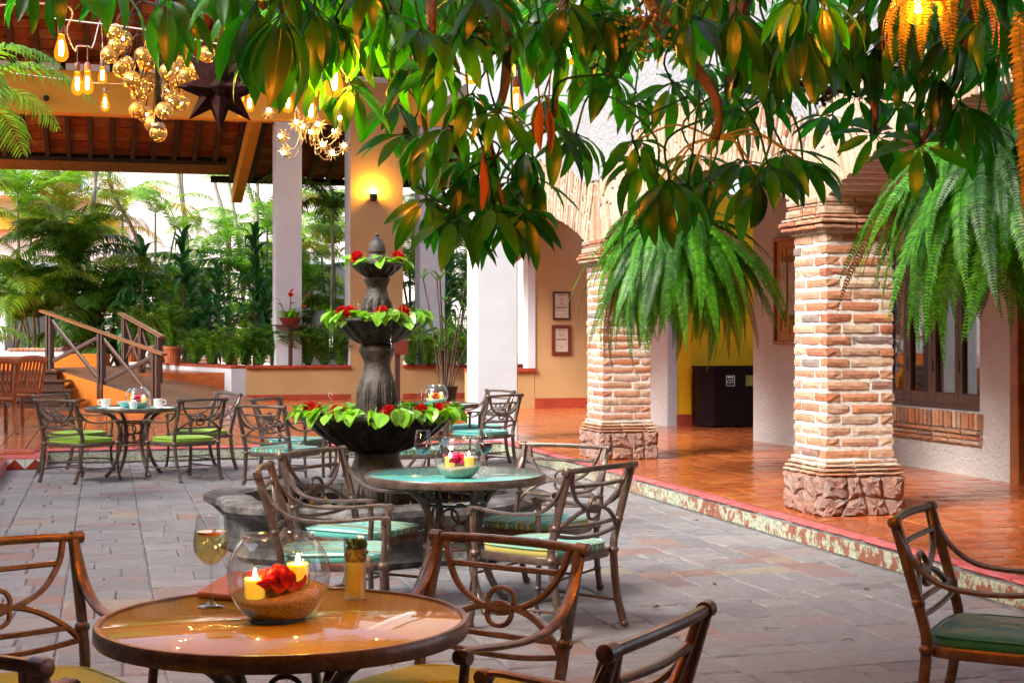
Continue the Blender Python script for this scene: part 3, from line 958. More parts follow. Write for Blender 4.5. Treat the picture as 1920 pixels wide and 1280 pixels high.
sl_ = empty('brick_sill', (RW, (WU0 + WU1) / 2, .45), 0, 'brick window sill of upright bricks over two moulded courses', 'sill')
MB().box((.09, 0, .155), (.24, 2 * W2 + .10, .30)).build('mortar', M['mortar'], sl_)
n = int((2 * W2 + .14) / .074)
for i in range(n):
    o = link('brick', brick_mesh(.15, .064, .24), sl_)
    o.location = (.05 + pr.uniform(-.006, .006), -W2 - .07 + (i + .5) * .0745, .232); o.rotation_euler = Matrix(((0, 1, 0), (0, 0, 1), (1, 0, 0))).to_euler()
for k, (zz, xx) in enumerate(((.115, .03), (.065, .045), (.02, .06))):
    for i in range(8):
        o = link('moulding_tile', brick_mesh(.265, .042, .2), sl_)
        o.location = (xx - .01, -W2 - .06 + (i + .5) * .27, zz + .01); o.rotation_euler = (0, 0, R(90))
# framed picture
pf = empty('framed_picture', (RW, 16.2, 1.37), 0, 'tall straw and grey collage in a wooden frame on the stucco wall', 'picture')
W3, H3 = .62, 1.27
f_ = MB()
f_.bevbox((-.025, -W3 + .02, H3 / 2), (.05, .04, H3), .006); f_.bevbox((-.025, W3 - .02, H3 / 2), (.05, .04, H3), .006)
f_.bevbox((-.025, 0, .02), (.048, 2 * W3 - .08, .04), .006); f_.bevbox((-.025, 0, H3 - .02), (.048, 2 * W3 - .08, .04), .006)
f_.build('frame', M['artframe'], pf)
MB().box((-.008, 0, H3 / 2), (.014, 2 * W3 - .07, H3 - .07)).build('mount', M['artmat'], pf)
cl = MB()
for i in range(46):
    y = -W3 + .17 + pr.random() * (2 * W3 - .34)
    cl.box((-.02 - pr.random() * .006, y, H3 / 2 + pr.uniform(-.1, .1)), (.008, .012, pr.uniform(.6, .95)), Matrix.Rotation(pr.uniform(-.1, .1), 3, 'X'))
cl.build('straw', M['straw'], pf)
MB().box((-.030, .05, H3 / 2 + .02), (.006, .34, .62)).build('grey_panel', M['greyart'], pf)
MB().box((-.031, .36, H3 / 2 + .05), (.006, .16, .58)).build('grey_panel', M['greyart'], pf)

# recess with yellow wall
yw = empty('yellow_wall', (9.4, 20.6, TZ), 0, 'bright yellow recess wall behind the dark bin cabinet', 'wall')
MB().box2((-1.22, .02, .17), (3.2, .3, 3.38)).build('wall_face', M['yellow'], yw)
MB().box2((-1.44, -.10, .17), (-1.22, .3, 3.38)).build('pilaster', M['yellow'], yw)
MB().box2((-1.45, -.115, 0), (-1.21, .3, .17)).build('baseboard', M['redbase'], yw); MB().box2((-1.21, .0, 0), (3.2, .3, .17)).build('baseboard', M['redbase'], yw)
wst = MB().box2((RW, 20.49, TZ - .01), (RW + .145, 22.0, 3.55)).build('wall_stub', M['stucco'])
tag(wst, 'narrow white wall end left of the yellow recess', 'wall')
rr_ = MB().box2((11.6, 17.0, TZ), (11.8, 21, 3.55)).build('recess_side_wall', M['yellow']); tag(rr_, 'yellow side wall deep inside the recess', 'wall')
# bin cabinet
bn = empty('bin_cabinet', (8.85, 20.25, TZ), 0, 'dark veneered bin cabinet with two small recycling plates', 'bin')
poly = [(-.66, .22), (-.66, -.02), (-.50, -.20), (.62, -.20), (.62, .22)]
MB().prism(poly, .02, .84).build('body', M['binwood'], bn, fix=True)
MB().prism([(p[0] * 1.02, p[1] * 1.06) for p in poly], .842, .872).build('lid', M['binwood'], bn, fix=True)
fl = MB().box((.06, -.203, .44), (1.02, .008, .72)).build('flap', M['binwood'], bn)
def recycle_icon(parent, x, y, z, s, mat, name='recycling_mark'):
    mb = MB()
    for k in range(3):
        a = k * 2 * PI / 3 + .5
        pts = [Vector((x + math.cos(a + d) * s, y, z + math.sin(a + d) * s)) for d in (0, .5, 1.0, 1.4)]
        mb.tube(pts, 1, sq=(s * .45, .003), up=(0, 1, 0))
    mb.build(name, mat, parent)
p1 = MB().bevbox((-.26, -.212, .665), (.135, .008, .155), .002).build('sign_plate', M['plateblack'], bn)
b1 = MB()
b1.box((-.26, -.218, .737), (.12, .003, .006)); b1.box((-.26, -.218, .593), (.12, .003, .006)); b1.box((-.323, -.218, .665), (.006, .003, .15)); b1.box((-.197, -.218, .665), (.006, .003, .15))
b1.box((-.26, -.218, .715), (.085, .003, .018))
b1.build('sign_print', M['platewhite'], p1)
recycle_icon(p1, -.285, -.218, .655, .024, M['platewhite'])
b1 = MB(); b1.box((-.232, -.218, .675), (.03, .003, .012), Matrix.Rotation(-.6, 3, 'Y')); b1.box((-.228, -.218, .645), (.03, .003, .010)); b1.build('sign_print', M['platewhite'], p1)
p2 = MB().bevbox((.06, -.212, .665), (.17, .008, .155), .002).build('sign_plate', M['plategreen'], bn)
recycle_icon(p2, .05, -.218, .685, .03, M['tri_yellow'])
MB().box((.05, -.218, .630), (.11, .003, .007)).build('sign_print', M['tri_yellow'], p2); MB().box((.05, -.218, .61), (.02, .003, .012)).build('sign_print', M['tri_yellow'], p2)

# end wall with certificates
tw = empty('tan_end_wall', (8.4, 26.2, TZ), 0, 'tan plastered end wall with two framed certificates', 'wall')
MB().box2((-.95, 0, .18), (1.0, .3, 4.2)).build('wall_face', M['tan'], tw); MB().box2((-.96, -.02, 0), (1.0, .3, .18)).build('baseboard', M['redbase'], tw)
MB().box2((-1.09, -.02, .7), (-.95, .3, 4.2)).build('white_jamb', M['smoothwhite'], tw)
MB().box2((-2.2, -.05, .66), (-.95, .25, .72)).build('ledge', M['redbase'], tw); MB().box2((-2.2, 0, 0), (-.96, .2, .66)).build('low_wall', M['tan'], tw)
def glyph(parent, s, size, loc, mat, name='lettering'):
    cu = bpy.data.curves.new('lettering', 'FONT'); cu.body = s; cu.size = size; cu.extrude = .0015; cu.align_x = 'CENTER'
    t = bpy.data.objects.new('tmp', cu); COL.objects.link(t)
    me = bpy.data.meshes.new_from_object(t.evaluated_get(bpy.context.evaluated_depsgraph_get()))
    bpy.data.objects.remove(t); me.materials.clear(); me.materials.append(mat)
    o = link(name, me, parent); o.location = loc; o.rotation_euler = (R(90), 0, 0)
    return o
def certificate(px0, px1, py0, py1, fm, bw, label, kind):
    zc = 27.25
    a, b = at(px0, py1, zc), at(px1, py0, zc)
    W_, H_ = (b - a).xy.length, b.z - a.z
    t = (a.x - 7.45)
    c = empty('framed_certificate', (at((px0 + px1) / 2, 628, zc).x, 26.195, a.z), 0, label, 'certificate', 'certificates on the tan wall')
    W_ *= .97
    f_ = MB()
    f_.bevbox((-W_ / 2 + bw / 2, -.012, H_ / 2), (bw, .03, H_), .004); f_.bevbox((W_ / 2 - bw / 2, -.012, H_ / 2), (bw, .03, H_), .004)
    f_.bevbox((0, -.012, bw / 2), (W_ - 2 * bw, .028, bw), .004); f_.bevbox((0, -.012, H_ - bw / 2), (W_ - 2 * bw, .028, bw), .004)
    f_.build('frame', fm, c)
    pp = MB().box((0, -.008, H_ / 2), (W_ - 2 * bw + .01, .01, H_ - 2 * bw + .01)).build('paper', M['paper'], c)
    iw, ih = W_ - 2 * bw, H_ - 2 * bw
    def line(fx, fz, w, h=.006): MB().box((fx * iw, -.0145, bw + fz * ih), (w * iw, .002, h)).build('print_line', M['ink'], pp)
    line(-.12, .93, .3, .012); line(.22, .93, .26, .008)
    if kind == 0:
        glyph(pp, 'S', .075, (0, -.015, bw + .71 * ih), M['ink'])
        line(0, .57, .2, .010); line(0, .52, .8, .003); line(0, .44, .8, .010); line(0, .40, .75, .010); line(0, .3, .5, .004); line(0, .27, .5, .004); line(-.1, .14, .5, .004); line(.3, .14, .15, .004); line(0, .08, .14, .008)
    else:
        line(0, .86, .6, .003); line(0, .83, .5, .003); line(0, .74, .55, .008); line(0, .66, .4, .008)
        line(0, .55, .8, .010); line(0, .50, .8, .008); line(0, .28, .8, .003); line(.0, .2, .25, .006); line(0, .12, .4, .003)
certificate(1038.5, 1073.5, 546.5, 599, M['framedark'], .032, 'certificate in a thin black frame, the upper of two on the tan wall', 0)
certificate(1036, 1075, 609, 665.5, M['frame'], .06, 'certificate in a wide red-brown frame, the lower of two on the tan wall', 1)

# far brick pillar glimpsed right of the near one, and white wall behind it
fp = empty('far_brick_pillar', (9.42, 26.4, TZ), 0, 'distant orange brick pillar glimpsed right of the fern pillar', 'pillar')
MB().bevbox((0, 0, .2), (.62, .62, .4), .03).build('plinth', M['rubble'], fp)
for i in range(26):
    o = link('brick_course', BR[(.28, .064, .115)][i % 5] if (.28, .064, .115) in BR else brick_mesh(.28), fp)
    o.scale = (1.8, 4.2, 1); o.location = (0, 0, .44 + i * .085)
MB().box((0, 0, 1.55), (.46, .46, 2.3)).build('mortar_core', M['mortar'], fp)
bw_ = MB().box2((8.6, 30.0, TZ), (14, 30.3, 3.75)).build('passage_back_wall', M['smoothwhite']); tag(bw_, 'pale back wall at the far end of the passage', 'wall')
bb_ = MB().box2((8.6, 29.96, TZ), (14, 29.995, TZ + .22)).build('baseboard', M['redbase'], bw_)

# ================================================================== hall at the back
def hall_pillar(x0, x1, y0, y1, z0, z1, label, mat=None):
    o = MB().bevbox(((x0 + x1) / 2, (y0 + y1) / 2, (z0 + z1) / 2), (x1 - x0, y1 - y0, z1 - z0), .015).build('plaster_pillar', mat or M['smoothwhite'])
    return tag(o, label, 'pillar', 'white pillars of the hall')
hall_pillar(4.44, 4.97, KU + .06, KU + .59, -.01, 6.6, 'thick white plaster pillar at the kerb corner, nearest of the white pillars')
HU = 30.8
hall_pillar(3.33, 3.87, HU + .25, HU + .8, .5, 5.84, 'white plaster pillar rising behind the ledge plants, left of the tan pillar')
hall_pillar(6.33, 6.87, HU + .25, HU + .8, .5, 5.84, 'white plaster pillar between the tan pillar and the nearest white pillar')
fpil = empty('tan_pillar', (5.36, HU, TZ), 0, 'broad tan pillar with a lit wall lamp behind the fountain', 'pillar')
MB().box2((-.555, .02, 0), (.555, .62, 6.5)).build('body', M['smoothwhite'], fpil)
MB().box2((-.53, -.0, .0), (.56, .02, 6.5)).build('tan_face', M['tan'], fpil)
# wall lamp
at_s = at(697, 370, 31.2)
sc_ = empty('wall_lamp', (at_s.x, HU, at_s.z), 0, 'small black wall lamp shining upward on the tan pillar', 'lamp')
MB().lathe([(.001, -.1), (.05, -.1), (.085, -.04), (.085, .05), (.07, .06)], 16, (0, -.13, 0)).build('housing', M['blackiron'], sc_, smooth=True, angle=40)
MB().box((0, -.05, -.03), (.06, .1, .06)).build('bracket', M['blackiron'], sc_)
MB().ball((0, -.13, .10), .055, 12, 8).build('lamp', M['sconceglow'], sc_, smooth=True)

# planter wall with ledge (raised deck behind)
DZ = .72
pw = empty('planter_wall', (3.0, HU, TZ), 0, 'low tan planter wall with red-brown ledge across the back', 'wall')
for a, b in ((2.71, 4.83), (5.92, 9.0)):
    MB().box2((a - 3, 0, 0), (b - 3, .3, .64)).build('wall_face', M['tan'], pw)
    MB().box2((a - 3, -.012, 0), (b - 3, 0, .11)).build('baseboard', M['redbase'], pw)
    n = int((b - a) / .3)
    for i in range(n):
        MB().bevbox((a - 3 + (i + .5) * (b - a) / n, .12, .67), ((b - a) / n - .008, .36, .06), .01).build('ledge_tile', M['redbase'], pw)
lw = empty('ramp_wall', (2.71, HU, TZ), math.atan2(1.6, 6.1), 'pale plastered wall beside the ramp, left of the planter wall', 'wall')
MB().box2((-.3, .002, 0), (0, 6.4, .64)).build('wall_face', M['smoothwhite'], lw)
for i in range(18):
    MB().bevbox((-.12, .18 + i * .355, .67), (.38, .347, .06), .01).build('ledge_tile', M['redbase'], lw)
sheet('garden_deck', -20, 16, HU + .32, 70, -.05, DZ, M['terra'])

# stairs and ramp
stv = empty('timber_stairs', cam(-8.75, 27.2, TZ), heading(.12, 1), 'dark timber steps rising at left beside the ramp', 'stairs')
for i in range(4):
    MB().bevbox((-.1 - .13 * i, .15 + i * .32, .14 + i * .165), (2.2 - .27 * i, .36, .05), .008).build('tread', M['darkwood'], stv)
    MB().box((-.1 - .13 * i, .02 + i * .32, .06 + i * .165), (2.15 - .27 * i, .03, .13)).build('riser', M['darkwood'], stv)
P1, P3 = cam(-6.35, 27.0, TZ), cam(-8.70, 28.5, DZ + .14)
rd = (P3 - P1); rn_ = Vector((-rd.y, rd.x, 0)).normalized() * -1.0
if rn_.y < 0: rn_ = -rn_
rp = empty('timber_ramp', P1, 0, 'sloping boarded ramp behind the crossed handrail', 'ramp')
A, B = Vector((0, 0, .0)) - rd * .25, rd
ex = cam(.9, 3.2) 
vs = [A, B, B + ex, A + ex]; vs[0].z = vs[3].z = 0.0
low = [Vector((p.x, p.y, -.1)) for p in vs]
MB().add(vs + low, [(0, 3, 2, 1), (0, 1, 5, 4), (1, 2, 6, 5), (2, 3, 7, 6), (3, 0, 4, 7)]).build('ramp_surface', M['ramp'], rp, fix=True)
q = [Vector((p.x, p.y, p.z)) for p in (A, B)]
nn = Vector((ex.x, ex.y, 0)).normalized() * -.03
MB().add([q[0] + nn, q[1] + nn, Vector((q[1].x, q[1].y, -.08)) + nn, Vector((q[0].x, q[0].y, -.08)) + nn] + [q[0] - nn * .1, q[1] - nn * .1, Vector((q[1].x, q[1].y, -.08)) - nn * .1, Vector((q[0].x, q[0].y, -.08)) - nn * .1],
         [(0, 1, 2, 3), (4, 7, 6, 5), (0, 4, 5, 1), (0, 3, 7, 4), (1, 5, 6, 2)]).build('orange_side', M['orangewall'], rp, fix=True)
def railing(a, b, nposts, label, start=0):
    r = empty('timber_railing', a, 0, label, 'railing', 'railings of the ramp')
    d = b - a
    rz = math.atan2(d.y, d.x)
    sl_ = math.atan2(d.z, d.xy.length)
    for i in range(nposts):
        p = d * i / (nposts - 1)
        for s in (-1, 1):
            MB().bevbox((p.x + s * .045 * math.cos(rz), p.y + s * .045 * math.sin(rz), p.z + .52 - .12), (.06, .10, 1.18), .006, Matrix.Rotation(rz, 3, 'Z')).build('post', M['darkwood'], r)
    L = d.length
    for i in range(nposts - 1):
        p0, p1 = d * i / (nposts - 1), d * (i + 1) / (nposts - 1)
        up = Vector((0, 0, 1))
        MB().tube([p0 + up * .1, p1 + up * .95], 1, sq=(.035, .075), up=(0, 0, 1)).build('brace', M['darkwood'], r)
        MB().tube([p0 + up * .95, p1 + up * .1], 1, sq=(.03, .075), up=(0, 0, 1)).build('brace', M['darkwood'], r)
    e = d.normalized() * .22
    MB().tube([-e + Vector((0, 0, 1.02)), d + e + Vector((0, 0, 1.02))], 1, sq=(.15, .05), up=(0, 0, 1)).build('handrail', M['handrail'], r)
railing(P1, P3, 3, 'crossed timber railing with polished handrail, the near side of the ramp')
railing(P1 + cam(-.55, 2.6) + Vector((0, 0, .3)), P3 + cam(.75, 2.6), 3, 'crossed timber railing on the far side of the ramp, behind the near railing')
# orange planter wall at the left edge
ow = empty('orange_planter', cam(-10.2, 30.4, .55), heading(0, 1), 'orange planter wall with white trim and brick capping at the far left', 'planter')
MB().box2((-1.5, 0, -.45), (2.0, .5, .55)).build('wall_face', M['orangewall'], ow)
MB().box2((-1.5, -.02, .50), (1.2, .49, .62)).build('white_trim', M['smoothwhite'], ow); MB().box2((-1.5, -.02, .62), (.02, .48, .86)).build('white_trim', M['smoothwhite'], ow)
for i in range(10): MB().bevbox((.14 + i * .11, .2, .645), (.104, .5, .05), .008).build('cap_brick', M['brick'], ow)
for i in range(12): MB().bevbox((-1.42 + i * .125, .2, .89), (.118, .5, .06), .008).build('cap_brick', M['brick'], ow)

# ---- roof of the hall: rafters, clay tiles, beam, gutter
RS = .26
def roof_z(y): return 6.95 - RS * (y - 31.2)
sa = math.atan(RS)
rf = empty('hall_roof', (2, 31.2, 6.95), 0, 'sloping clay tile roof on dark rafters over the back hall', 'roof')
pit = .47
tl, th_ = .44, .42
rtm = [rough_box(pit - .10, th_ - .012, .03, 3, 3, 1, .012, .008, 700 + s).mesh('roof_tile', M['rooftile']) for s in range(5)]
Rm = Matrix.Rotation(-sa, 3, 'X')
for i in range(-13, 18):
    xx = 2 + i * pit
    ylo, yhi = 25.5, (36.2 if xx < 2.75 else 37.4)
    L = (yhi - ylo) / math.cos(sa)
    yc = (ylo + yhi) / 2
    MB().bevbox((xx - 2, yc - 31.2, roof_z(yc) - 6.95 - .03), (.10, L, .16), .008, Rm).build('rafter', M['rafter'], rf)
    y = 27.6
    while y < yhi - .1:
        yy = y + th_ / 2
        p = cam(0, 0)
        ok, zc = in_view(xx + pit / 2, yy, .4, 6)
        py = HOR - (roof_z(yy) - CH) / max(zc, 1) * F
        px = 960 + ((xx + pit / 2) * CY - yy * SY) / max(zc, 1) * F
        if ok and -60 < py < 345 and px < 960:
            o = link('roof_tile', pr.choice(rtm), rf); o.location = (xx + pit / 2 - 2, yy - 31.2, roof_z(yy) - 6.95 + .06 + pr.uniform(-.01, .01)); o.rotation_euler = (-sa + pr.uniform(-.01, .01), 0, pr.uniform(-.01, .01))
        y += th_
ok_ = MB()
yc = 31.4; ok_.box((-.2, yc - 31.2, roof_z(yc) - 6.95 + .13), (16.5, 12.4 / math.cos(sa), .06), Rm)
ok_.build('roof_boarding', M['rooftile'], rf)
MB().tube([(-6.6, 5.1, roof_z(36.3) - 6.95 - .06), (.75, 5.1, roof_z(36.3) - 6.95 - .06)], .085, 8).build('gutter', M['blackiron'], rf)
MB().tube([(.45, 6.25, roof_z(37.45) - 6.95 - .06), (8, 6.25, roof_z(37.45) - 6.95 - .06)], .085, 8).build('gutter', M['blackiron'], rf)
bm_ = empty('hall_beam', (2, 31.2, 5.84), 0, 'long cream beam under the hall roof, bulb glow put into its orange colour', 'beam')
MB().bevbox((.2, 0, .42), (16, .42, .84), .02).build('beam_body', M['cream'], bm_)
for i in range(-13, 18):
    MB().box((i * pit + pit / 2, -.02, .91), (pit - .11, .3, .14)).build('infill_block', M['housewhite'], bm_)
for k, xx in enumerate((3.08, 6.1)):
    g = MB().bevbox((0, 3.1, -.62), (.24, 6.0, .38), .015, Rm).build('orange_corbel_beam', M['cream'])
    g.location = (xx, 31.4, 6.25)
    tag(g, ('orange beam end left of the slim white pillar' if k == 0 else 'orange beam end right of the tan pillar'), 'beam', 'orange beams under the eave')

# ---- house behind the garden
hs = empty('far_house', (-2, 52, 0), 0, 'sunlit white house with balcony and yellow band beyond the palms', 'house')
MB().box2((-16, 0, 0), (24, .5, 16)).build('wall_face', M['housewhite'], hs)
MB().box2((-16, -.5, 4.9), (2.4, 0, 5.35)).build('yellow_band', M['houseyellow'], hs)
MB().box2((-2.2, -1.5, 5.9), (1.7, 0, 6.05)).build('balcony_slab', M['housewhite'], hs)
MB().box2((-7.0, -1.5, 5.9), (-3.4, 0, 6.05)).build('balcony_slab', M['housewhite'], hs)
for a, b in ((-2.2, 1.7), (-7.0, -3.4)):
    bal = MB().tube([(a, -1.45, 7.1), (b, -1.45, 7.1)], .03, 6).build('balcony_rail', M['blackiron'], hs)
    x = a
    while x <= b + .01:
        MB().tube([(x, -1.45, 6.05), (x, -1.45, 7.1)], .014, 4).build('baluster', M['blackiron'], bal); x += .26
for (a, b, z0, z1) in ((-1.6, -.9, 6.1, 8.6), (.6, 1.3, 6.1, 8.6), (-6, -5.2, 6.1, 8.6), (-12, -8, .7, 3.8), (-6, -3.6, .7, 3.8), (-1.2, 1.2, .7, 3.8), (3.5, 5.5, .7, 3.6), (8, 11, .7, 4)):
    wf = MB().box2((a, -.06, z0), (b, .02, z1)).build('window', M['palewindow'], hs)
    MB().box2((a + .08, -.075, z0 + .08), (b - .08, -.062, z1 - .08)).build('pane', M['windowglass'], wf)

# ================================================================== plants of the garden
def pinnate(L, n, ll, lw, a0, a1, p=1.3, fwd=.55, droop=.35, mats=None, rr=.006, seed=0, env=None, sub=1):
    """one feather-shaped frond growing along +X and bending down; env(s) scales the leaflets"""
    rn = random.Random(seed)
    mb = MB()
    N = 14
    pts = [Vector((0, 0, 0))]; ang = []
    for i in range(N):
        a = a0 + (a1 - a0) * ((i + .5) / N) ** p
        ang.append(a); pts.append(pts[-1] + Vector((math.cos(a), 0, math.sin(a))) * L / N)
    ang.append(ang[-1])
    mb.tube(pts, [rr * (1 - .8 * i / N) for i in range(N + 1)], 3, caps=False)
    env = env or (lambda s: math.sin(PI * (.12 + .86 * s)) ** .7)
    for i in range(n):
        s = (i + .5) / n
        k = s * N; j = min(int(k), N - 1)
        p0 = pts[j].lerp(pts[j + 1], k - j)
        t = (pts[j + 1] - pts[j]).normalized(); up = Vector((-t.z, 0, t.x))
        for sd in (-1, 1):
            l = ll * env(s) * rn.uniform(.85, 1.1)
            d = (t * fwd + Vector((0, sd, 0)) + up * rn.uniform(.0, .2)).normalized()
            wv = (t - d * t.dot(d)).normalized() * lw * .5 * (env(s) * .5 + .5)
            base = p0
            if sub == 1:
                mid = base + d * l * .5; tip = base + d * l + Vector((0, 0, -droop * l))
                mb.add([base - wv * .5, base + wv * .5, mid + wv, tip, mid - wv], [(0, 1, 2, 3, 4)])
            else:
                m1 = base + d * l * .35; m2 = base + d * l * .7 + Vector((0, 0, -droop * l * .35)); tip = base + d * l * .95 + Vector((0, 0, -droop * l))
                mb.add([base - wv * .4, base + wv * .4, m1 + wv, m1 - wv, m2 + wv * .8, m2 - wv * .8, tip], [(0, 1, 2, 3), (3, 2, 4, 5), (5, 4, 6)])
    return mb

FR = {}
FR['areca'] = [pinnate(2.2, 38, .58, .045, R(62), R(-35), 1.3, .8, .45, seed=s, sub=2).mesh('areca_frond', M['areca']) for s in range(3)]
FR['arecayel'] = [pinnate(2.1, 36, .56, .046, R(55), R(-45), 1.3, .8, .5, seed=s + 5, sub=2).mesh('areca_frond', M['arecayel']) for s in range(2)]
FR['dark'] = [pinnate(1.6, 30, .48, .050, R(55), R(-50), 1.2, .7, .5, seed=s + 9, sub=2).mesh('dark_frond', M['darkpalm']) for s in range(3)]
FR['small'] = [pinnate(.62, 18, .20, .022, R(86), R(15), 1.4, .8, .4, seed=s + 15, rr=.004).mesh('small_frond', M['darkpalm']) for s in range(3)]
FR['smallgreen'] = [pinnate(.62, 18, .20, .022, R(86), R(20), 1.4, .8, .4, seed=s + 18, rr=.004).mesh('small_frond', M['areca']) for s in range(2)]
gr = random.Random(21)
def put_frond(parent, meshes, loc, az, tilt=0, sc=1.0, name='frond'):
    o = link(name, gr.choice(meshes), parent)
    o.location = loc; o.rotation_euler = Matrix.Rotation(az, 3, 'Z').to_euler() if not tilt else (Matrix.Rotation(az, 3, 'Z') @ Matrix.Rotation(-tilt, 3, 'Y')).to_euler()
    o.scale = (sc,) * 3
    return o
def areca(px, zc, crown_py, kinds, label, nst=3, nf=8, sc=1.0, base_z=DZ):
    b = cam((px - 960) / F * zc, zc, base_z)
    r = empty('areca_palm', b, gr.uniform(0, 6), label, 'palm', 'garden palms')
    for k in range(nst):
        topz = CH - (crown_py - HOR) / F * zc - base_z - k * .55 * gr.uniform(.5, 1.3)
        topz = max(topz, .3)
        a = gr.uniform(0, 2 * PI); e = .35 * gr.random() + .12 * k
        tip = Vector((math.cos(a) * e, math.sin(a) * e, topz))
        path = smooth_path([(gr.uniform(-.15, .15), gr.uniform(-.15, .15), 0), tip * .5 + Vector((gr.uniform(-.12, .12), gr.uniform(-.12, .12), 0)), tip], 5)
        MB().tube(path, [.045 - .02 * i / len(path) for i in range(len(path))], 6).build('stem', M['stem'], r, smooth=True)
        for i in range(nf):
            put_frond(r, FR[gr.choice(kinds)], tip, i * 2 * PI / nf + gr.uniform(-.4, .4), gr.uniform(-.35, .3), sc * gr.uniform(.75, 1.1))
    return r
areca(30, 37, 360, ['areca'], 'tall green areca palm at the far left edge of the garden', 3, 6, 1.05)
areca(120, 39, 350, ['areca', 'areca', 'arecayel'], 'tall areca palm in front of the left balcony', 3, 6, 1.0)
areca(225, 41, 400, ['areca', 'arecayel'], 'yellowing areca palm under the balcony', 2, 5, 1.0)
areca(300, 39, 400, ['areca', 'areca', 'arecayel'], 'areca palm with upright fronds right of the balcony', 2, 4, 1.0)
areca(430, 41, 440, ['areca'], 'light green areca palm left of the slim white pillar', 2, 4, 1.0)
areca(500, 38, 430, ['areca'], 'areca palm close beside the slim white pillar', 1, 4, 1.0)
areca(620, 40, 420, ['arecayel', 'areca'], 'yellow-green areca palm between slim white and tan pillars', 3, 8, 1.0)
areca(775, 39, 430, ['arecayel', 'areca'], 'yellow-green areca palm right of the tan pillar', 3, 8, 1.0)
areca(850, 37, 470, ['areca', 'dark'], 'palm filling the gap behind the nearest white pillar', 3, 8, 1.0)
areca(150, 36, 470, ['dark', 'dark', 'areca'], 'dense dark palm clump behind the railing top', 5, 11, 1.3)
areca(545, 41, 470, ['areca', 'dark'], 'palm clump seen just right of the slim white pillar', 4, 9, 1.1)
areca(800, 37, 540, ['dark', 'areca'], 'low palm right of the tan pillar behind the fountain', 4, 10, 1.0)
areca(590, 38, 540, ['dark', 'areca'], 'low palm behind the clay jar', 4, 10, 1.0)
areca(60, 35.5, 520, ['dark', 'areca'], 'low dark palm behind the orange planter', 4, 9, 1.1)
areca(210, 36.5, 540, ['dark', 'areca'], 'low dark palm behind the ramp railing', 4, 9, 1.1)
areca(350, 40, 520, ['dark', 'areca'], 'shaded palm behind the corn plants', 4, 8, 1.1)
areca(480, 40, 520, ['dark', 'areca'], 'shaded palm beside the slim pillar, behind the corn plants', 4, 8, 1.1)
# bare leaning canes of the tall palms
for i, (xa, ya, xb, yb, xm, zc) in enumerate(((262, 470, 215, 285, 205, 40), (130, 500, 100, 290, 108, 40), (160, 560, 188, 285, 175, 38), (345, 430, 350, 300, 340, 42), (425, 440, 395, 300, 400, 42), (450, 480, 405, 300, 430, 41), (480, 430, 447, 310, 462, 41), (482, 440, 480, 330, 482, 40), (350, 440, 342, 300, 335, 41), (820, 400, 834, 320, 824, 40))):
    p0, p1, pm = at(xa, ya, zc), at(xb, yb - 110, zc), at(xm, (ya + yb) / 2 - 40, zc)
    p00 = Vector((p0.x + gr.uniform(-.2, .2), p0.y, DZ))
    o = MB().tube(smooth_path([p00 - p00, (p0 - p00), (pm - p00), (p1 - p00)], 5), .055, 7).build('palm_trunk', M['canestem'], smooth=True)
    o.location = p00
    tag(o, 'slender bare palm trunk curving up to the eave, number %s from the left' % ('one two three four five six seven eight nine ten'.split()[i],), 'palm trunk', 'bare palm trunks in the garden')
trunks = [o for o in COL.objects if o.name.startswith('palm_trunk')]
trunks.sort(key=lambda o: (o.location.x * CY - o.location.y * SY) / (o.location.x * SY + o.location.y * CY))
ORD = 'first second third fourth fifth sixth seventh eighth ninth tenth eleventh twelfth thirteenth fourteenth'.split()
for i, o in enumerate(trunks): o['label'] = 'slender bare palm trunk reaching up to the eave, %s from the left' % ORD[i]

# corn plants
def strap(L, W, droop, seed):
    mb = MB(); rn = random.Random(seed); N = 5
    for i in range(N): pass
    vs = []
    a = R(62)
    p = Vector((0, 0, 0))
    for i in range(N + 1):
        s = i / N
        w_ = W * (.35 + .65 * math.sin(PI * min(1, s * 1.25 + .05))) * (1 - s ** 4) / 2 + .001
        vs += [p + Vector((0, -w_, .25 * w_)), p, p + Vector((0, w_, .25 * w_))]
        a -= droop * (.6 + s) / N
        p = p + Vector((math.cos(a), 0, math.sin(a))) * L / N
    fs = []
    for i in range(N):
        for k in range(2):
            fs.append((i * 3 + k, i * 3 + k + 1, i * 3 + k + 4, i * 3 + k + 3))
    return mb.add(vs, fs)
STR = [strap(.85, .15, R(150), s).mesh('strap_leaf', M['dracaena']) for s in range(2)] + [strap(.8, .14, R(115), 3).mesh('strap_leaf', M['dracaena'])]
def corn_plant(px, zc, top_py, label, heads=3, spread=.5):
    b = cam((px - 960) / F * zc, zc, DZ)
    r = empty('corn_plant', b, gr.uniform(0, 6), label, 'plant', 'corn plants behind the planter ledge')
    for h in range(heads):
        H_ = (CH - (top_py - HOR) / F * zc - DZ) * (1 - .24 * h) - .2
        a = gr.uniform(0, 6.28); e = spread * (0.1 + .5 * h)
        tip = Vector((math.cos(a) * e, math.sin(a) * e, H_))
        MB().tube([(tip.x * .3, tip.y * .3, 0), tip * .6 + Vector((0, 0, .1)), tip], .03, 6).build('cane', M['canestem'], r)
        nl = 26
        for i in range(nl):
            f = i / nl
            put_frond(r, STR, tip - Vector((0, 0, f * min(1.3, H_ * .8))), i * 2.4 + gr.uniform(-.3, .3), R(35) - f * R(75), (.95 + .5 * f) * gr.uniform(.85, 1.15), 'leaf')
    return r
corn_plant(268, 35, 455, 'dark leafy corn plant, leftmost behind the pots', 3)
corn_plant(345, 35.5, 440, 'tall corn plant in the middle of the garden row', 3)
corn_plant(405, 34.5, 500, 'lower corn plant right of the tallest', 3)
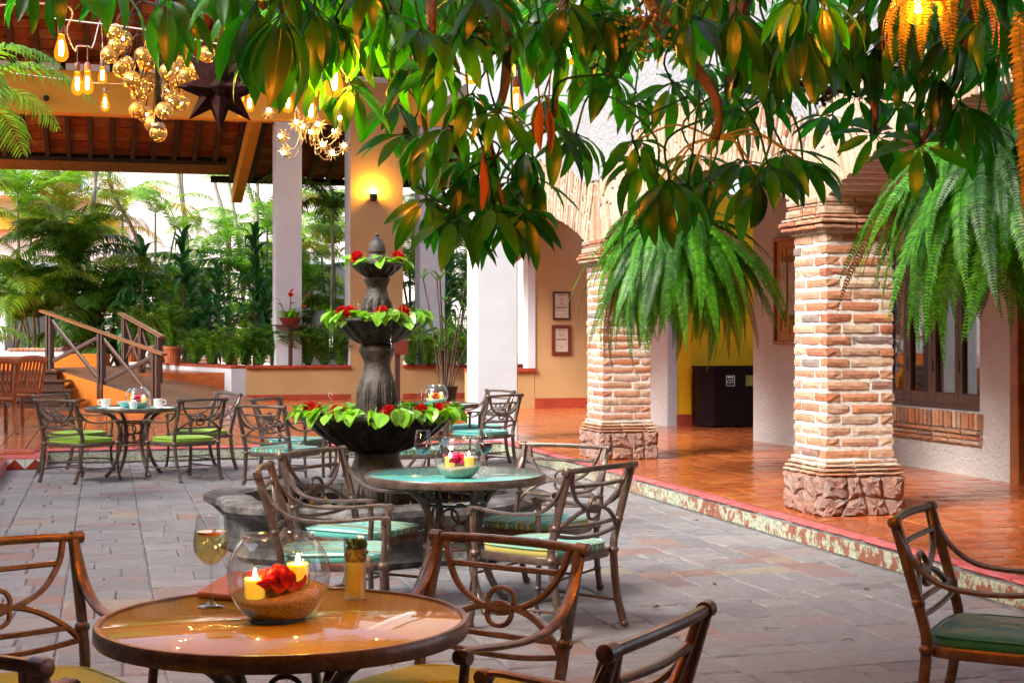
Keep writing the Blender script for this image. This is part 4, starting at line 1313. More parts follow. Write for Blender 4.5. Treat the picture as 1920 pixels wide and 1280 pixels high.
corn_plant(480, 35, 430, 'corn plant beside the slim white pillar', 3)
corn_plant(845, 35, 470, 'corn plant glimpsed between the two white pillars', 3)
corn_plant(230, 36, 520, 'low shaded corn plant behind the railing', 2)

# palm beside the jar + jar
jr = empty('clay_jar', at(622, 600, 33), 0, 'big dark clay jar with draped ridges left of the tan pillar', 'jar')
jr.location.z = DZ + .22
def jarfn(r, z, th, i): return r * (1 + .03 * math.sin(th * 2 + z * 14) * (1 if .25 < z < 1.0 else .2))
MB().lathe([(.22, 0), (.30, .12), (.40, .45), (.43, .72), (.40, .92), (.34, 1.02), (.37, 1.06), (.36, 1.08), (.31, 1.04)], 40, fn=jarfn).build('body', M['jar'], jr, smooth=True)
MB().lathe([(.001, .98), (.32, .98)], 20).build('soil', M['soil'], jr)
jb = MB().box((0, 0, .11), (1.2, .7, .22)).build('jar_stand', M['mortar']); jb.location = (jr.location.x, jr.location.y, DZ); tag(jb, 'low grey block under the clay jar', 'stand')
pk = empty('jar_palm', (jr.location.x, jr.location.y, jr.location.z + .98), 0, 'dark arching palm growing out of the clay jar', 'palm')
hgt = 2.3
MB().tube([(0, 0, 0), (.02, 0, 1.2), (0, 0, hgt)], [.045, .035, .03], 7).build('stem', M['canestem'], pk, smooth=True)
for i in range(9):
    put_frond(pk, FR['dark'], (0, 0, hgt), heading(-1, 0) + PI / 2 + (0 if i == 0 else i * .7), R(12) if i < 3 else R(-15), 1.25 if i == 0 else gr.uniform(.8, 1.1))

# small palms and ferns along the planter ledge
LED = [(i, 368 + i * 30, 31.2) for i in range(10)] + [(14 + i, 770 + i * 32, 31.25) for i in range(4)]
k = 0
for i, px, zc in LED:
    if 640 < px < 762: continue
    b = cam((px - 960) / F * zc, zc, TZ + .70)
    if b.x < 2.75: b = cam((px - 960) / F * (zc + (460 - px) * .018), zc + (460 - px) * .018, TZ + .70)
    r = empty('ledge_palm', b, gr.uniform(0, 6), 'small feathery palm on the planter ledge, %s from the left' % (ORD + ['fifteenth', 'sixteenth', 'seventeenth', 'eighteenth'])[k], 'plant', 'small palms on the planter ledge')
    k += 1
    nf = 16
    for q_ in range(nf):
        put_frond(r, FR['small'] if gr.random() < .6 else FR['smallgreen'], (gr.uniform(-.1, .1), gr.uniform(-.05, .05), 0), q_ * 2.4, gr.uniform(-.25, .25), gr.uniform(.9, 1.75))
    MB().lathe([(.001, 0), (.06, 0), (.05, .05), (.001, .06)], 8).build('root_ball', M['soil'], r)
POTX = [(252, 'left'), (301, 'middle'), (329, 'right')]
for px, nm in POTX:
    zc = 31.3 + (460 - px) * .018
    b = cam((px - 960) / F * zc, zc - .32, TZ + .70)
    r = empty('terracotta_pot', b, 0, 'ribbed terracotta pot on the ledge, %s one of the three' % nm, 'pot', 'terracotta pots on the ledge')
    MB().lathe([(.001, 0), (.15, 0), (.19, .30), (.215, .31), (.215, .37), (.19, .37), (.185, .32), (.001, .31)], 40, fn=lambda r_, z, th, i: r_ * (1 + (.03 * math.cos(20 * th) if 1 <= i <= 2 else 0))).build('body', M['pot'], r, smooth=True, angle=40)
    MB().lathe([(.001, .345), (.188, .345)], 16).build('soil', M['soil'], r)
    r2 = empty('potted_palm', b + Vector((0, 0, .345)), gr.uniform(0, 6), 'bushy palm growing in the %s terracotta pot' % nm, 'plant', 'palms in the pots')
    for q_ in range(20):
        put_frond(r2, FR['small'] if gr.random() < .5 else FR['smallgreen'], (gr.uniform(-.1, .1), gr.uniform(-.1, .1), 0), q_ * 2.4, gr.uniform(-.2, .3), gr.uniform(1.1, 1.9))
# dark spiky plant in front of the gap (right of the fountain)
sp_ = empty('lady_palm', cam((835 - 960) / F * 28.5, 28.5, TZ), 0, 'dark spiky lady palm standing right of the fountain', 'plant')
for i in range(16):
    a = gr.uniform(0, 6.28); e = gr.uniform(.1, .5); h_ = gr.uniform(.6, 2.1)
    tip = Vector((math.cos(a) * e, math.sin(a) * e, h_))
    MB().tube([(tip.x * .25, tip.y * .25, 0), tip * .6, tip], .014, 5).build('cane', M['twig'], sp_)
    for q_ in range(5):
        put_frond(sp_, [strap(.62, .045, R(95), 60).mesh('spike', M['darkpalm'])] if i == 0 and q_ == 0 else [sp_leaf], tip, q_ * 1.256 + gr.uniform(-.3, .3), gr.uniform(-.4, .3), gr.uniform(.7, 1.1), 'leaf')
        if i == 0 and q_ == 0: sp_leaf = sp_.children[-1].data
pt_ = empty('round_planter', cam((832 - 960) / F * 28.5, 28.5, TZ), 0, 'dark round planter at the foot of the lady palm', 'planter')
MB().lathe([(.001, 0), (.2, 0), (.27, .35), (.25, .35), (.001, .3)], 24).build('bowl', M['blackiron'], pt_, smooth=True, angle=40)
sp_.location.z = TZ + .3
# palm fronds entering at the left edge
lp = empty('edge_palm', at(-120, 330, 13), 0, 'light palm whose fronds enter at the left edge of the picture', 'palm')
lp.location.z = 0
hz = CH - (150 - HOR) / F * 13
MB().tube([(0, 0, 0), (.05, 0, hz * .5), (0, 0, hz)], [.06, .05, .04], 8).build('stem', M['stem'], lp, smooth=True)
for i in range(10):
    put_frond(lp, FR['areca'], (0, 0, hz - .04 * i), heading(1, 0) + PI / 2 + (i - 4.5) * .5, R(-10) - .12 * (i % 4), .58 + .05 * (i % 3))
for i in range(5):
    put_frond(lp, FR['areca'], (0, 0, hz * .35), heading(1, 0) + PI / 2 + (i - 2) * .55, R(-10), .42)
# red flowered plant and bench furniture behind the ledge
stn = empty('plant_stand', (3.62, HU + .12, TZ + .70), 0, 'dark stand on the ledge under the red anthurium', 'stand')
MB().bevbox((0, 0, .40), (.08, .08, .80), .01).build('post', M['darkwood'], stn); MB().bevbox((0, 0, .81), (.7, .22, .03), .006).build('shelf', M['frame'], stn)
an = empty('anthurium_plant', (3.62, HU + .12, TZ + .70 + .91), 0, 'red flowering anthurium in a dark bowl behind the ledge', 'plant')
MB().lathe([(.001, -.08), (.16, -.08), (.24, .06), (.22, .06), (.001, .02)], 20).build('bowl', M['frame'], an, smooth=True, angle=40)
aleaf = strap(.35, .14, R(80), 5).mesh('leaf', M['pothos'])
for i in range(22): put_frond(an, [aleaf], (gr.uniform(-.15, .15), gr.uniform(-.1, .1), .03), i * 2.4, gr.uniform(-.2, .4), gr.uniform(.6, 1.1), 'leaf')
afl = strap(.17, .12, R(30), 6).mesh('flower', M['petalred'])
for i in range(7):
    p = Vector((gr.uniform(-.28, .3), gr.uniform(-.15, .05), gr.uniform(.25, .55)))
    MB().tube([(p.x * .3, p.y * .3, 0), p], .008, 4).build('stalk', M['stem'], an); put_frond(an, [afl], p, gr.uniform(0, 6), gr.uniform(-1, .2), 1.0, 'flower')
def bench(px, zc, wd, label):
    b = cam((px - 960) / F * zc, zc, DZ)
    r = empty('cushioned_bench', b, 0, label, 'bench', 'benches on the deck')
    for s in (-1, 1):
        MB().bevbox((s * (wd / 2 - .05), -.2, .2), (.07, .07, .4), .006).build('leg', M['teak'], r); MB().bevbox((s * (wd / 2 - .05), .25, .42), (.07, .07, .84), .006).build('leg', M['teak'], r)
    MB().bevbox((0, 0, .36), (wd, .55, .06), .008).build('seat', M['teak'], r)
    MB().bevbox((0, -.02, .44), (wd - .06, .5, .1), .03).build('cushion', M['redcush'], r)
    for k in range(4): MB().bevbox((0, .25, .50 + k * .1), (wd - .1, .03, .06), .005).build('slat', M['teak'], r)
bench(510, 33.5, 1.7, 'teak bench with red cushion behind the ledge, left of the slim white pillar')
bench(590, 33.2, 1.3, 'teak bench with red cushion under the jar')
bench(195, 36.5, 1.9, 'teak bench with red cushion at the head of the ramp')
bench(420, 37.0, 1.6, 'teak bench with red cushion behind the corn plants')
bench(790, 33.4, 1.5, 'teak bench with red cushion right of the tan pillar')
lect = empty('sign_stand', cam((745 - 960) / F * 29, 29, TZ), 0, 'dark red sign stand on a post behind the fountain', 'stand')
MB().bevbox((0, 0, .5), (.1, .06, 1.0), .01).build('post', M['framedark'], lect); MB().bevbox((0, -.03, 1.08), (.42, .05, .28), .01).build('board', M['frame'], lect); MB().bevbox((0, 0, .02), (.35, .35, .04), .01).build('foot', M['framedark'], lect)

# wooden slat chairs on the terrace at the left
def wood_chair(xc, zc, hd, label):
    r = empty('slatted_wood_chair', cam(xc, zc, TZ), hd, label, 'chair', 'teak chairs on the back terrace')
    for s in (-1, 1):
        MB().tube(smooth_path([(s * .23, -.30, 0), (s * .22, -.22, .25), (s * .22, -.21, .45), (s * .235, -.32, .96)], 3), 1, sq=(.05, .06), up=(0, 1, 0)).build('rear_leg', M['teak'], r)
        MB().tube([(s * .22, .22, 0), (s * .22, .22, .44)], 1, sq=(.05, .05), up=(0, 1, 0)).build('front_leg', M['teak'], r)
        MB().bevbox((s * .22, 0, .40), (.03, .42, .08), .004).build('side_rail', M['teak'], r)
    MB().bevbox((0, .02, .45), (.50, .50, .035), .01).build('seat', M['teak'], r)
    MB().tube(smooth_path([(-.25, -.325, .96), (0, -.35, .985), (.25, -.325, .96)], 4), 1, sq=(.06, .09), up=(0, 0, 1)).build('top_rail', M['teak'], r)
    MB().bevbox((0, -.225, .52), (.44, .03, .05), .004).build('lower_rail', M['teak'], r)
    for i in range(7):
        xx = -.165 + i * .055
        MB().tube([(xx, -.225, .53), (xx, -.27, .75), (xx, -.335, .94)], 1, sq=(.034, .014), up=(0, 1, 0)).build('slat', M['teak'], r)
    return r
wood_chair(-6.95, 20.3, heading(-.55, .85), 'teak slat-back chair cut off by the left edge')
wood_chair(-7.05, 21.6, heading(-.75, .6), 'darker teak slat-back chair standing behind the one at the left edge')

# ================================================================== fountain
FX, FZ = -.944, 10.6
fc = cam(FX, FZ)
ft = empty('stone_fountain', fc, heading(0, 1), 'three-tiered dark stone fountain standing in a round pool', 'fountain')
def zy(py): return CH - (py - HOR) / F * FZ
def pxr(px): return px / F * FZ
def lobes(n, amp, z0, z1, sharp=.24):
    """petals in relief: grooves between rounded lobes, fading at z0 and z1"""
    def fn(r, z, th, i):
        if z <= z0 or z >= z1: return r
        e = math.sin(PI * (z - z0) / (z1 - z0)) ** .35
        ph = (th * n / (2 * PI)) % 1.0
        d = min(ph, 1 - ph)
        d2 = abs(ph - .5)
        g = math.exp(-(d / sharp) ** 2 * 4)
        g2 = math.exp(-((d2 - .30) / (sharp * .55)) ** 2 * 4) * .55
        return r - amp * e * (g + g2)
    return fn
def dense(prof, k=4): return [(p.x, p.z) for p in smooth_path([(r, 0, z) for r, z in prof], k)]
# pool: lobed stone rim
pool = []
def pool_r(th, r):  # eight-sided scallop
    return r * (1 + .045 * math.cos(8 * th))
prof = [(1.04, 0), (1.07, .04), (1.02, .10), (1.02, .22), (1.10, .30), (1.16, .335), (1.16, .375), (1.12, .392), (.93, .392), (.90, .37), (.89, .06)]
MB().lathe(prof, 96, fn=lambda r, z, th, i: pool_r(th, r), close=False).build('pool_rim', M['poolstone'], ft, smooth=True, angle=35)
MB().lathe([(.001, .075), (.95, .075)], 48).build('pool_water', M['water'], ft, smooth=True)
inn = empty('tile_band', (0, 0, 0)); COL.objects.unlink(inn); bpy.data.objects.remove(inn)
for i in range(44):
    a = i * 2 * PI / 44; a2 = (i + .96) * 2 * PI / 44
    rr = .868
    q = [Vector((rr * math.cos(x), rr * math.sin(x), z)) for x in (a, a2) for z in (.13, .30)]
    t1 = MB().add([q[0], q[2], q[3], q[0] * .99 + Vector((0, 0, .0013)), q[2] * .99, q[3] * .99], [(0, 1, 2), (3, 5, 4)]).build('pool_tile', M['tri_yellow'], ft)
    t2 = MB().add([q[0], q[3], q[1], q[0] * .99, q[3] * .99, q[1] * .99], [(0, 1, 2), (3, 5, 4)]).build('pool_tile', M['tri_black'], ft)
# pedestal under the big basin
p1 = [(.27, .07), (.27, .14), (.20, .17), (.205, .22), (.235, .32), (.24, .42), (.205, .52), (.165, .60), (.16, .66), (.20, .70)]
MB().lathe(dense(p1), 240, fn=lobes(10, .022, .18, .56)).build('lower_pedestal', M['basalt'], ft, smooth=True)
# basins: outer skin, rolled lip, inner hollow
def basin(R_, zb, zr, n, amp, name, deep):
    out = [(R_ * .30, zb), (R_ * .46, zb + (zr - zb) * .10), (R_ * .72, zb + (zr - zb) * .42), (R_ * .90, zb + (zr - zb) * .74), (R_ * .95, zb + (zr - zb) * .86)]
    out = dense(out, 5)
    fn = lobes(n, amp, zb, zb + (zr - zb) * .86, .22)
    lip = [(R_ * 1.0, zb + (zr - zb) * .88), (R_ * 1.03, zb + (zr - zb) * .94), (R_ * 1.02, zr), (R_ * .97, zr + .006), (R_ * .90, zr - .012), (R_ * .86, zr - deep), (R_ * .2, zr - deep - .005)]
    b = MB().lathe(out + lip, 400, fn=fn).build(name, M['basalt'], ft, smooth=True)
    MB().lathe([(.001, zr - .022), (R_ * .885, zr - .022)], 40).build('water_surface', M['water'], b, smooth=True)
    return zr
zr1, zr2, zr3 = zy(776), zy(598), zy(495)
basin(pxr(146), zy(846), zr1, 20, .036, 'lower_basin', .08)
def urn(zb, zt, rb, rbulb, rneck, rcap, name, n):
    H = zt - zb
    pr_ = [(rb * 1.05, zb - .012), (rb * 1.08, zb), (rb * 1.05, zb + .02 * 1), (rbulb * .93, zb + .06 * H), (rbulb, zb + .24 * H), (rbulb * .93, zb + .42 * H), (rneck * 1.15, zb + .60 * H), (rneck, zb + .74 * H), (rneck * 1.18, zb + .84 * H), (rcap, zb + .89 * H), (rcap * 1.05, zb + .94 * H), (rcap * .9, zt)]
    MB().lathe(dense(pr_), 240, fn=lobes(n, .020, zb + .06 * H, zb + .5 * H, .22)).build(name, M['basalt'], ft, smooth=True)
urn(zr1 - .03, zy(646), pxr(38), pxr(40), pxr(25), pxr(33), 'middle_pedestal', 10)
basin(pxr(87), zy(646), zr2, 18, .022, 'middle_basin', .06)
urn(zr2 - .02, zy(518), pxr(28), pxr(30), pxr(19), pxr(24), 'upper_pedestal', 10)
basin(pxr(50), zy(522), zr3, 16, .015, 'upper_basin', .03)
fin = [(.075, zr3 - .03), (.082, zr3 + .0), (.070, zr3 + .04), (.058, zr3 + .06), (.056, zr3 + .075), (.062, zr3 + .085), (.060, zr3 + .12), (.042, zr3 + .165), (.018, zr3 + .185), (.012, zr3 + .19), (.017, zr3 + .20), (.013, zr3 + .212), (.001, zr3 + .216)]
MB().lathe(dense(fin, 3), 32).build('finial', M['basalt'], ft, smooth=True)

for k, (th_, z0_, z1_, r_) in enumerate(((-2.75, zr2, zr1, pxr(90)), (-2.6, zr2, zr1, pxr(90)), (-.55, zr2, zr1, pxr(90)), (-.42, zr2, zr1, pxr(90)), (-.3, zr2, zr1, pxr(90)), (-1.2, zr2, zr1, pxr(90)), (-2.2, zr3, zr2, pxr(52)), (-.8, zr3, zr2, pxr(52)))):
    MB().tube([(r_ * math.cos(th_), r_ * math.sin(th_), z0_), (r_ * 1.03 * math.cos(th_), r_ * 1.03 * math.sin(th_), (z0_ + z1_) / 2), (r_ * 1.04 * math.cos(th_), r_ * 1.04 * math.sin(th_), z1_)], [.0035, .0025, .0018], 5).build('water_trickle', M['glass'], ft, smooth=True)
# pothos leaves and carnations draped on the tiers
def heart(L, seed):
    rn = random.Random(seed); mb = MB()
    N = 7; vs = []
    for i in range(N + 1):
        s = i / N
        wd = L * .46 * (math.sin(PI * min(1, s ** .62)) ** .8 if 0 < s < 1 else 0) + .0006
        xb = L * (s - .10 * (1 if s < .15 else 0))
        dz = -.22 * L * s * s
        back = -.12 * L * math.exp(-(s / .12) ** 2)
        vs += [Vector((xb + back, -wd, dz + .16 * wd)), Vector((L * s, -wd * .5, dz + .02 * L)), Vector((L * s, 0, dz - .03 * L)), Vector((L * s, wd * .5, dz + .02 * L)), Vector((xb + back, wd, dz + .16 * wd))]
    fs = []
    for i in range(N):
        for k in range(4):
            fs.append((i * 5 + k, i * 5 + k + 1, i * 5 + k + 6, i * 5 + k + 5))
    mb.add(vs, fs)
    mb.tube([(0, 0, -.005), (-.3 * L, 0, .02 * L), (-.6 * L, 0, -.1 * L)], .0022, 4)
    return mb
HL = [heart(.105, s).mesh('pothos_leaf', M['pothos']) for s in range(3)]
fr_ = random.Random(5)
def carnation(seed):
    rn = random.Random(seed); mb = MB()
    for lay in range(5):
        n = 11 - lay
        for i in range(n):
            az = i * 2 * PI / n + rn.uniform(-.2, .2); el = R(8 + lay * 19) + rn.uniform(-.12, .12)
            d = Vector((math.cos(az) * math.cos(el), math.sin(az) * math.cos(el), math.sin(el)))
            side = Vector((-math.sin(az), math.cos(az), 0)); upv = d.cross(side)
            r0, r1 = .008, .036 * rn.uniform(.85, 1.12)
            vs = [d * r0 - side * .004, d * r0 + side * .004]
            for k in range(5):
                t = (k - 2) / 2
                vs.append(d * (r1 * (1 - .12 * t * t) + rn.uniform(-.004, .004)) + side * t * .019 + upv * rn.uniform(-.006, .006))
            mb.add(vs, [(0, 1, 6), (0, 6, 5), (0, 5, 4), (0, 4, 3), (0, 3, 2)])
    return mb
CAR = [carnation(s).mesh('carnation', M['petalred']) for s in range(3)]
def garland(zr, R_, n, nm, sc, spread):
    g = empty('pothos_garland', (fc.x, fc.y, zr), heading(0, 1), 'garland of bright green pothos leaves around the %s basin' % nm, 'garland', 'pothos garlands on the fountain')
    vine = []
    for i in range(n):
        th = i * 2 * PI / n + fr_.uniform(-.12, .12)
        inner = fr_.random()
        rr = R_ * (fr_.uniform(.80, 1.03))
        vine.append(Vector((rr * math.cos(th), rr * math.sin(th), .018 + .02 * fr_.random())))
        for q_ in range(spread):
            o = link('leaf', fr_.choice(HL), g)
            t2 = th + fr_.uniform(-.16, .16)
            r2 = R_ * (1.0 if fr_.random() < .72 else .82) + .01
            o.location = (r2 * math.cos(t2), r2 * math.sin(t2), .015 + fr_.uniform(0, .035))
            out = fr_.random() < .75
            az = t2 + (fr_.uniform(-.8, .8) if out else fr_.uniform(-2.6, 2.6))
            pitch = R(fr_.uniform(18, 88)) if out and r2 > R_ * .95 else R(fr_.uniform(-35, 15))
            o.rotation_euler = (Matrix.Rotation(az, 3, 'Z') @ Matrix.Rotation(pitch, 3, 'Y') @ Matrix.Rotation(fr_.uniform(-.5, .5), 3, 'X')).to_euler()
            o.scale = (sc * fr_.uniform(.7, 1.15),) * 3
    MB().tube(smooth_path(vine, 3, True), .004, 5, closed=True).build('vine', M['stem'], g)
    return g
garland(zr1, pxr(146), 30, 'lower', .98, 4)
garland(zr2, pxr(87), 17, 'middle', .95, 4)
garland(zr3, pxr(50), 9, 'upper', .9, 3)
def flowers(zr, R_, angs, nm):
    # angle 0 = towards the camera, positive to the right
    for i, a in enumerate(angs):
        th = a - PI / 2
        p = Vector((R_ * math.cos(th), R_ * math.sin(th), 0)); p = Matrix.Rotation(heading(0, 1), 3, 'Z') @ p
        o = link('red_carnation', fr_.choice(CAR)); o.location = (fc.x + p.x, fc.y + p.y, zr + .035)
        o.rotation_euler = (Matrix.Rotation(heading(0, 1) + a, 3, 'Z') @ Matrix.Rotation(R(35), 3, 'X')).to_euler()
        o.scale = (1.4,) * 3
        tag(o, 'red carnation on the %s basin of the fountain, %s from the left' % (nm, ORD[i]), 'flower', 'carnations on the fountain')
flowers(zr1, pxr(128), [-1.9, -1.35, -.55, -1.0, .42, 1.15, 1.75][0:0] + [-1.75, -1.3, -.95, -.5, .25, .75, 1.2, 1.65], 'lower')
flowers(zr2, pxr(78), [-.85, -.6, .2, .75], 'middle')
flowers(zr3, pxr(44), [-.85, 1.1], 'upper')

# ================================================================== chairs and tables
def back_pt(s, t):
    return Vector((.255 * s, -.245 - .095 * t ** 1.2 - .02 * (1 - s * s), .45 + .37 * t))
def make_chair():
    r = empty('metal_armchair')
    TR = .0125
    for s in (-1, 1):
        leg = MB().tube(smooth_path([(s * .245, -.315, .01), (s * .252, -.265, .16), (s * .262, -.235, .38), (s * .268, -.25, .50), (s * .27, -.34, .815)], 5), 1, sq=(.03, .036), up=(0, 1, 0), n=8).build('rear_leg', M['bronze'], r, smooth=True, angle=50)
        for p_, r_ in (((s * .245, -.315, .022), .024), ((s * .2505, -.27, .135), .023), ((s * .262, -.234, .385), .028), ((s * .2675, -.262, .545), .025)):
            MB().ball(p_, r_, 12, 8, .85).build('knob', M['bronze'], leg, smooth=True)
        fl = MB().tube(smooth_path([(s * .27, .275, .01), (s * .265, .25, .15), (s * .265, .245, .38), (s * .27, .255, .50), (s * .275, .25, .595)], 4), .0145, 8).build('front_leg', M['bronze'], r, smooth=True)
        for p_, r_ in (((s * .27, .275, .022), .024), ((s * .266, .252, .135), .022), ((s * .265, .245, .385), .027)):
            MB().ball(p_, r_, 12, 8, .85).build('knob', M['bronze'], fl, smooth=True)
        arm = MB().tube(smooth_path([(s * .27, -.345, .825), (s * .274, -.318, .76), (s * .279, -.265, .675), (s * .284, -.175, .615), (s * .287, -.04, .597), (s * .284, .10, .602), (s * .276, .225, .612), (s * .275, .262, .60)], 4), 1, sq=(.036, .017), up=(0, 0, 1)).build('arm', M['bronze'], r, smooth=True, angle=50)
        MB().lathe([(.001, -.024), (.019, -.024), (.022, -.018), (.022, .018), (.019, .024), (.001, .024)], 14).build('arm_end', M['bronze'], arm, smooth=True, angle=40).location = (s * .275, .262, .598)
        arm.children[0].rotation_euler = (0, R(90), 0)
        MB().tube([(s * .2505, -.268, .135), (s * .266, .25, .135)], .008, 6).build('stretcher', M['bronze'], r, smooth=True)
    MB().tube([(-.258, -.01, .135), (.258, -.01, .135)], .008, 6).build('stretcher', M['bronze'], r, smooth=True)
    tp = MB().tube(smooth_path([(-.275, -.343, .822), (-.14, -.358, .826), (0, -.362, .827), (.14, -.358, .826), (.275, -.343, .822)], 3), 1, sq=(.026, .026), up=(0, 0, 1)).build('top_rail', M['bronze'], r, smooth=True, angle=50)
    for s in (-1, 1):
        MB().tube([(s * .262, -.343, .822), (s * .30, -.341, .822), (s * .305, -.341, .822)], [.021, .021, .013], 14).build('end_cap', M['bronze'], tp, smooth=True, angle=40)
    def curve(st, k=4, rad=TR): 
        return MB().tube(smooth_path([back_pt(a, b) for a, b in st], k), 1, sq=(.019, .022), up=(0, 1, .2))
    curve([(-.92, .98), (-.84, .80), (-.62, .60), (-.3, .485), (0, .455), (.3, .485), (.62, .60), (.84, .80), (.92, .98)]).build('scroll_bow', M['bronze'], r, smooth=True, angle=50)
    curve([(-.80, .80), (0, .79), (.80, .80)], 3).build('upper_rail', M['bronze'], r, smooth=True, angle=50)
    curve([(-1.0, .16), (-.82, .29), (-.5, .42), (-.2, .475), (0, .485), (.2, .475), (.5, .42), (.82, .29), (1.0, .16)]).build('scroll_arch', M['bronze'], r, smooth=True, angle=50)
    curve([(-.86, .26), (0, .245), (.86, .26)], 3).build('lower_rail', M['bronze'], r, smooth=True, angle=50)
    curve([(-1.0, .15), (-.5, .10), (0, .085), (.5, .10), (1.0, .15)], 3).build('lower_rail', M['bronze'], r, smooth=True, angle=50)
    for (s0, t0, sr, tr_) in ((0, .525, .21, .105), (0, .415, .19, .095)):
        pts = [back_pt(s0 + sr * math.cos(a) * (1 if abs(math.cos(a)) < .8 else .95), t0 + tr_ * math.sin(a)) for a in [i * 2 * PI / 16 for i in range(16)]]
        MB().tube(pts, 1, sq=(.015, .019), up=(0, 1, .2), closed=True).build('ring', M['bronze'], r, smooth=True, angle=50)
    # seat frame and cushion
    out = []
    for i in range(32):
        a = i * 2 * PI / 32
        c, s_ = math.cos(a), math.sin(a)
        e = .38
        out.append((.258 * math.copysign(abs(c) ** e, c), .255 * math.copysign(abs(s_) ** e, s_) + .005, .378))
    MB().tube(out, 1, sq=(.022, .04), up=(0, 0, 1), closed=True).build('seat_frame', M['bronze'], r, smooth=True, angle=50)
    MB().prism([(p[0] * .97, p[1] * .97) for p in out], .372, .385).build('seat_pan', M['bronze'], r)
    return r
def cushion_mesh(mat, seed, th=.052):
    rn = random.Random(seed)
    mb = MB(); n = 40
    rings = [(.93, 0.0), (.99, .008), (1.0, .5), (.985, .82), (.93, .97), (.75, 1.08), (.45, 1.14), (.001, 1.15)]
    vs, fs = [], []
    ph = rn.uniform(0, 6)
    for k, (sc, h) in enumerate(rings):
        for i in range(n):
            a = i * 2 * PI / n; c, s_ = math.cos(a), math.sin(a); e = .42
            wob = 1 + (.012 * math.sin(5 * a + ph) if 1 <= k <= 4 else 0)
            vs.append((.25 * sc * wob * math.copysign(abs(c) ** e, c), .25 * sc * wob * math.copysign(abs(s_) ** e, s_) + .005, .388 + th * h + (.004 * math.sin(3 * a + ph) if k > 3 else 0)))
    for k in range(len(rings) - 1):
        for i in range(n):
            j = (i + 1) % n
            fs.append((k * n + i, k * n + j, (k + 1) * n + j, (k + 1) * n + i))
    fs.append(tuple(range(n))[::-1])
    # piping
    mb.add(vs, fs)
    for zz in (.05, .84):
        mb.tube([(.2525 * math.copysign(abs(math.cos(a)) ** .42, math.cos(a)), .2525 * math.copysign(abs(math.sin(a)) ** .42, math.sin(a)) + .005, .388 + th * zz) for a in [i * 2 * PI / 40 for i in range(40)]], .004, 5, closed=True)
    return mb.mesh('cushion', mat, True)
CH0 = make_chair()
CUSH = {k: [cushion_mesh(M[k], s + 3) for s in range(2)] for k in ('lime', 'olive', 'stripe', 'emerald', 'turq')}
used = [False]
def chair(xc, zc, dx, dz, kind, label, group):
    if used[0]: c = copy_tree(CH0_keep)
    else:
        c = CH0; used[0] = True
    c.location = cam(xc, zc, .004); c.rotation_euler = (0, 0, heading(dx, dz))
    tag(c, label, 'chair', group)
    return c, kind
CH0_keep = CH0
placed = []
CHAIRS = [
 (-1.42, 4.47, .62, -.78, 'olive', 'bronze armchair with yellow-green cushion at the left of the near table', 'near'),
 (-.21, 4.50, -.57, -.82, 'olive', 'bronze armchair with yellow-green cushion behind the right of the near table', 'near'),
 (.03, 3.53, -.88, .47, 'olive', 'bronze armchair at bottom centre, only its tilted back and an arm showing', 'near'),
 (-1.00, 3.42, .5, .86, 'olive', 'bronze armchair cut off at the bottom left corner', 'near'),
 (1.77, 5.38, .88, -.47, 'emerald', 'bronze armchair with emerald cushion facing right at the right edge', 'right'),
 (-.82, 8.28, .86, -.5, 'stripe', 'bronze armchair with striped cushion left of the middle table, nearer the fountain', 'middle'),
 (-.87, 7.42, 1, .05, 'stripe', 'bronze armchair with striped cushion seen from the side, left front of the middle table', 'middle'),
 (.17, 7.66, -.78, .62, 'stripe', 'bronze armchair with green striped cushion at the right front of the middle table', 'middle'),
 (.14, 8.62, -.5, -.86, 'stripe', 'bronze armchair with striped cushion at the right back of the middle table', 'middle'),
 (-4.36, 15.32, .5, .86, 'lime', 'grey-bronze armchair with lime cushion, front left at the far left table', 'left'),
 (-3.36, 15.48, -.72, .68, 'lime', 'grey-bronze armchair with lime cushion, front right at the far left table', 'left'),
 (-4.68, 16.3, .93, -.35, 'lime', 'grey-bronze armchair with lime cushion, back left at the far left table', 'left'),
 (-3.42, 16.6, -.75, -.6, 'lime', 'grey-bronze armchair with lime cushion, back right at the far left table', 'left'),
 (-2.12, 14.1, .52, .85, 'stripe', 'bronze armchair with striped cushion, front left of the fountain table', 'fountain'),
 (-2.18, 15.3, .9, -.35, 'stripe', 'bronze armchair with striped cushion, back left of the table behind the fountain', 'fountain'),
 (-.94, 13.9, -.35, .9, 'stripe', 'bronze armchair with striped cushion mostly hidden behind the fountain basin', 'fountain'),
 (-.34, 16.5, -.75, .62, 'turq', 'bronze armchair with turquoise cushion in front of the nearest white pillar', 'pillar'),
 (-.42, 17.45, -.8, -.55, 'turq', 'bronze armchair with turquoise cushion, the farther one beside the white pillar', 'pillar'),
]
cr = random.Random(4)
for xc, zc, dx, dz, kind, label, grp in CHAIRS:
    c, k_ = chair(xc, zc, dx, dz, kind, label, {'near': 'armchairs at the near table', 'right': 'armchairs at the right edge', 'middle': 'armchairs at the middle table', 'left': 'armchairs at the far left table', 'fountain': 'armchairs at the table behind the fountain', 'pillar': 'armchairs beside the white pillar'}[grp])
    placed.append((c, k_))
for c, k_ in placed:
    link('cushion', cr.choice(CUSH[k_]), c)

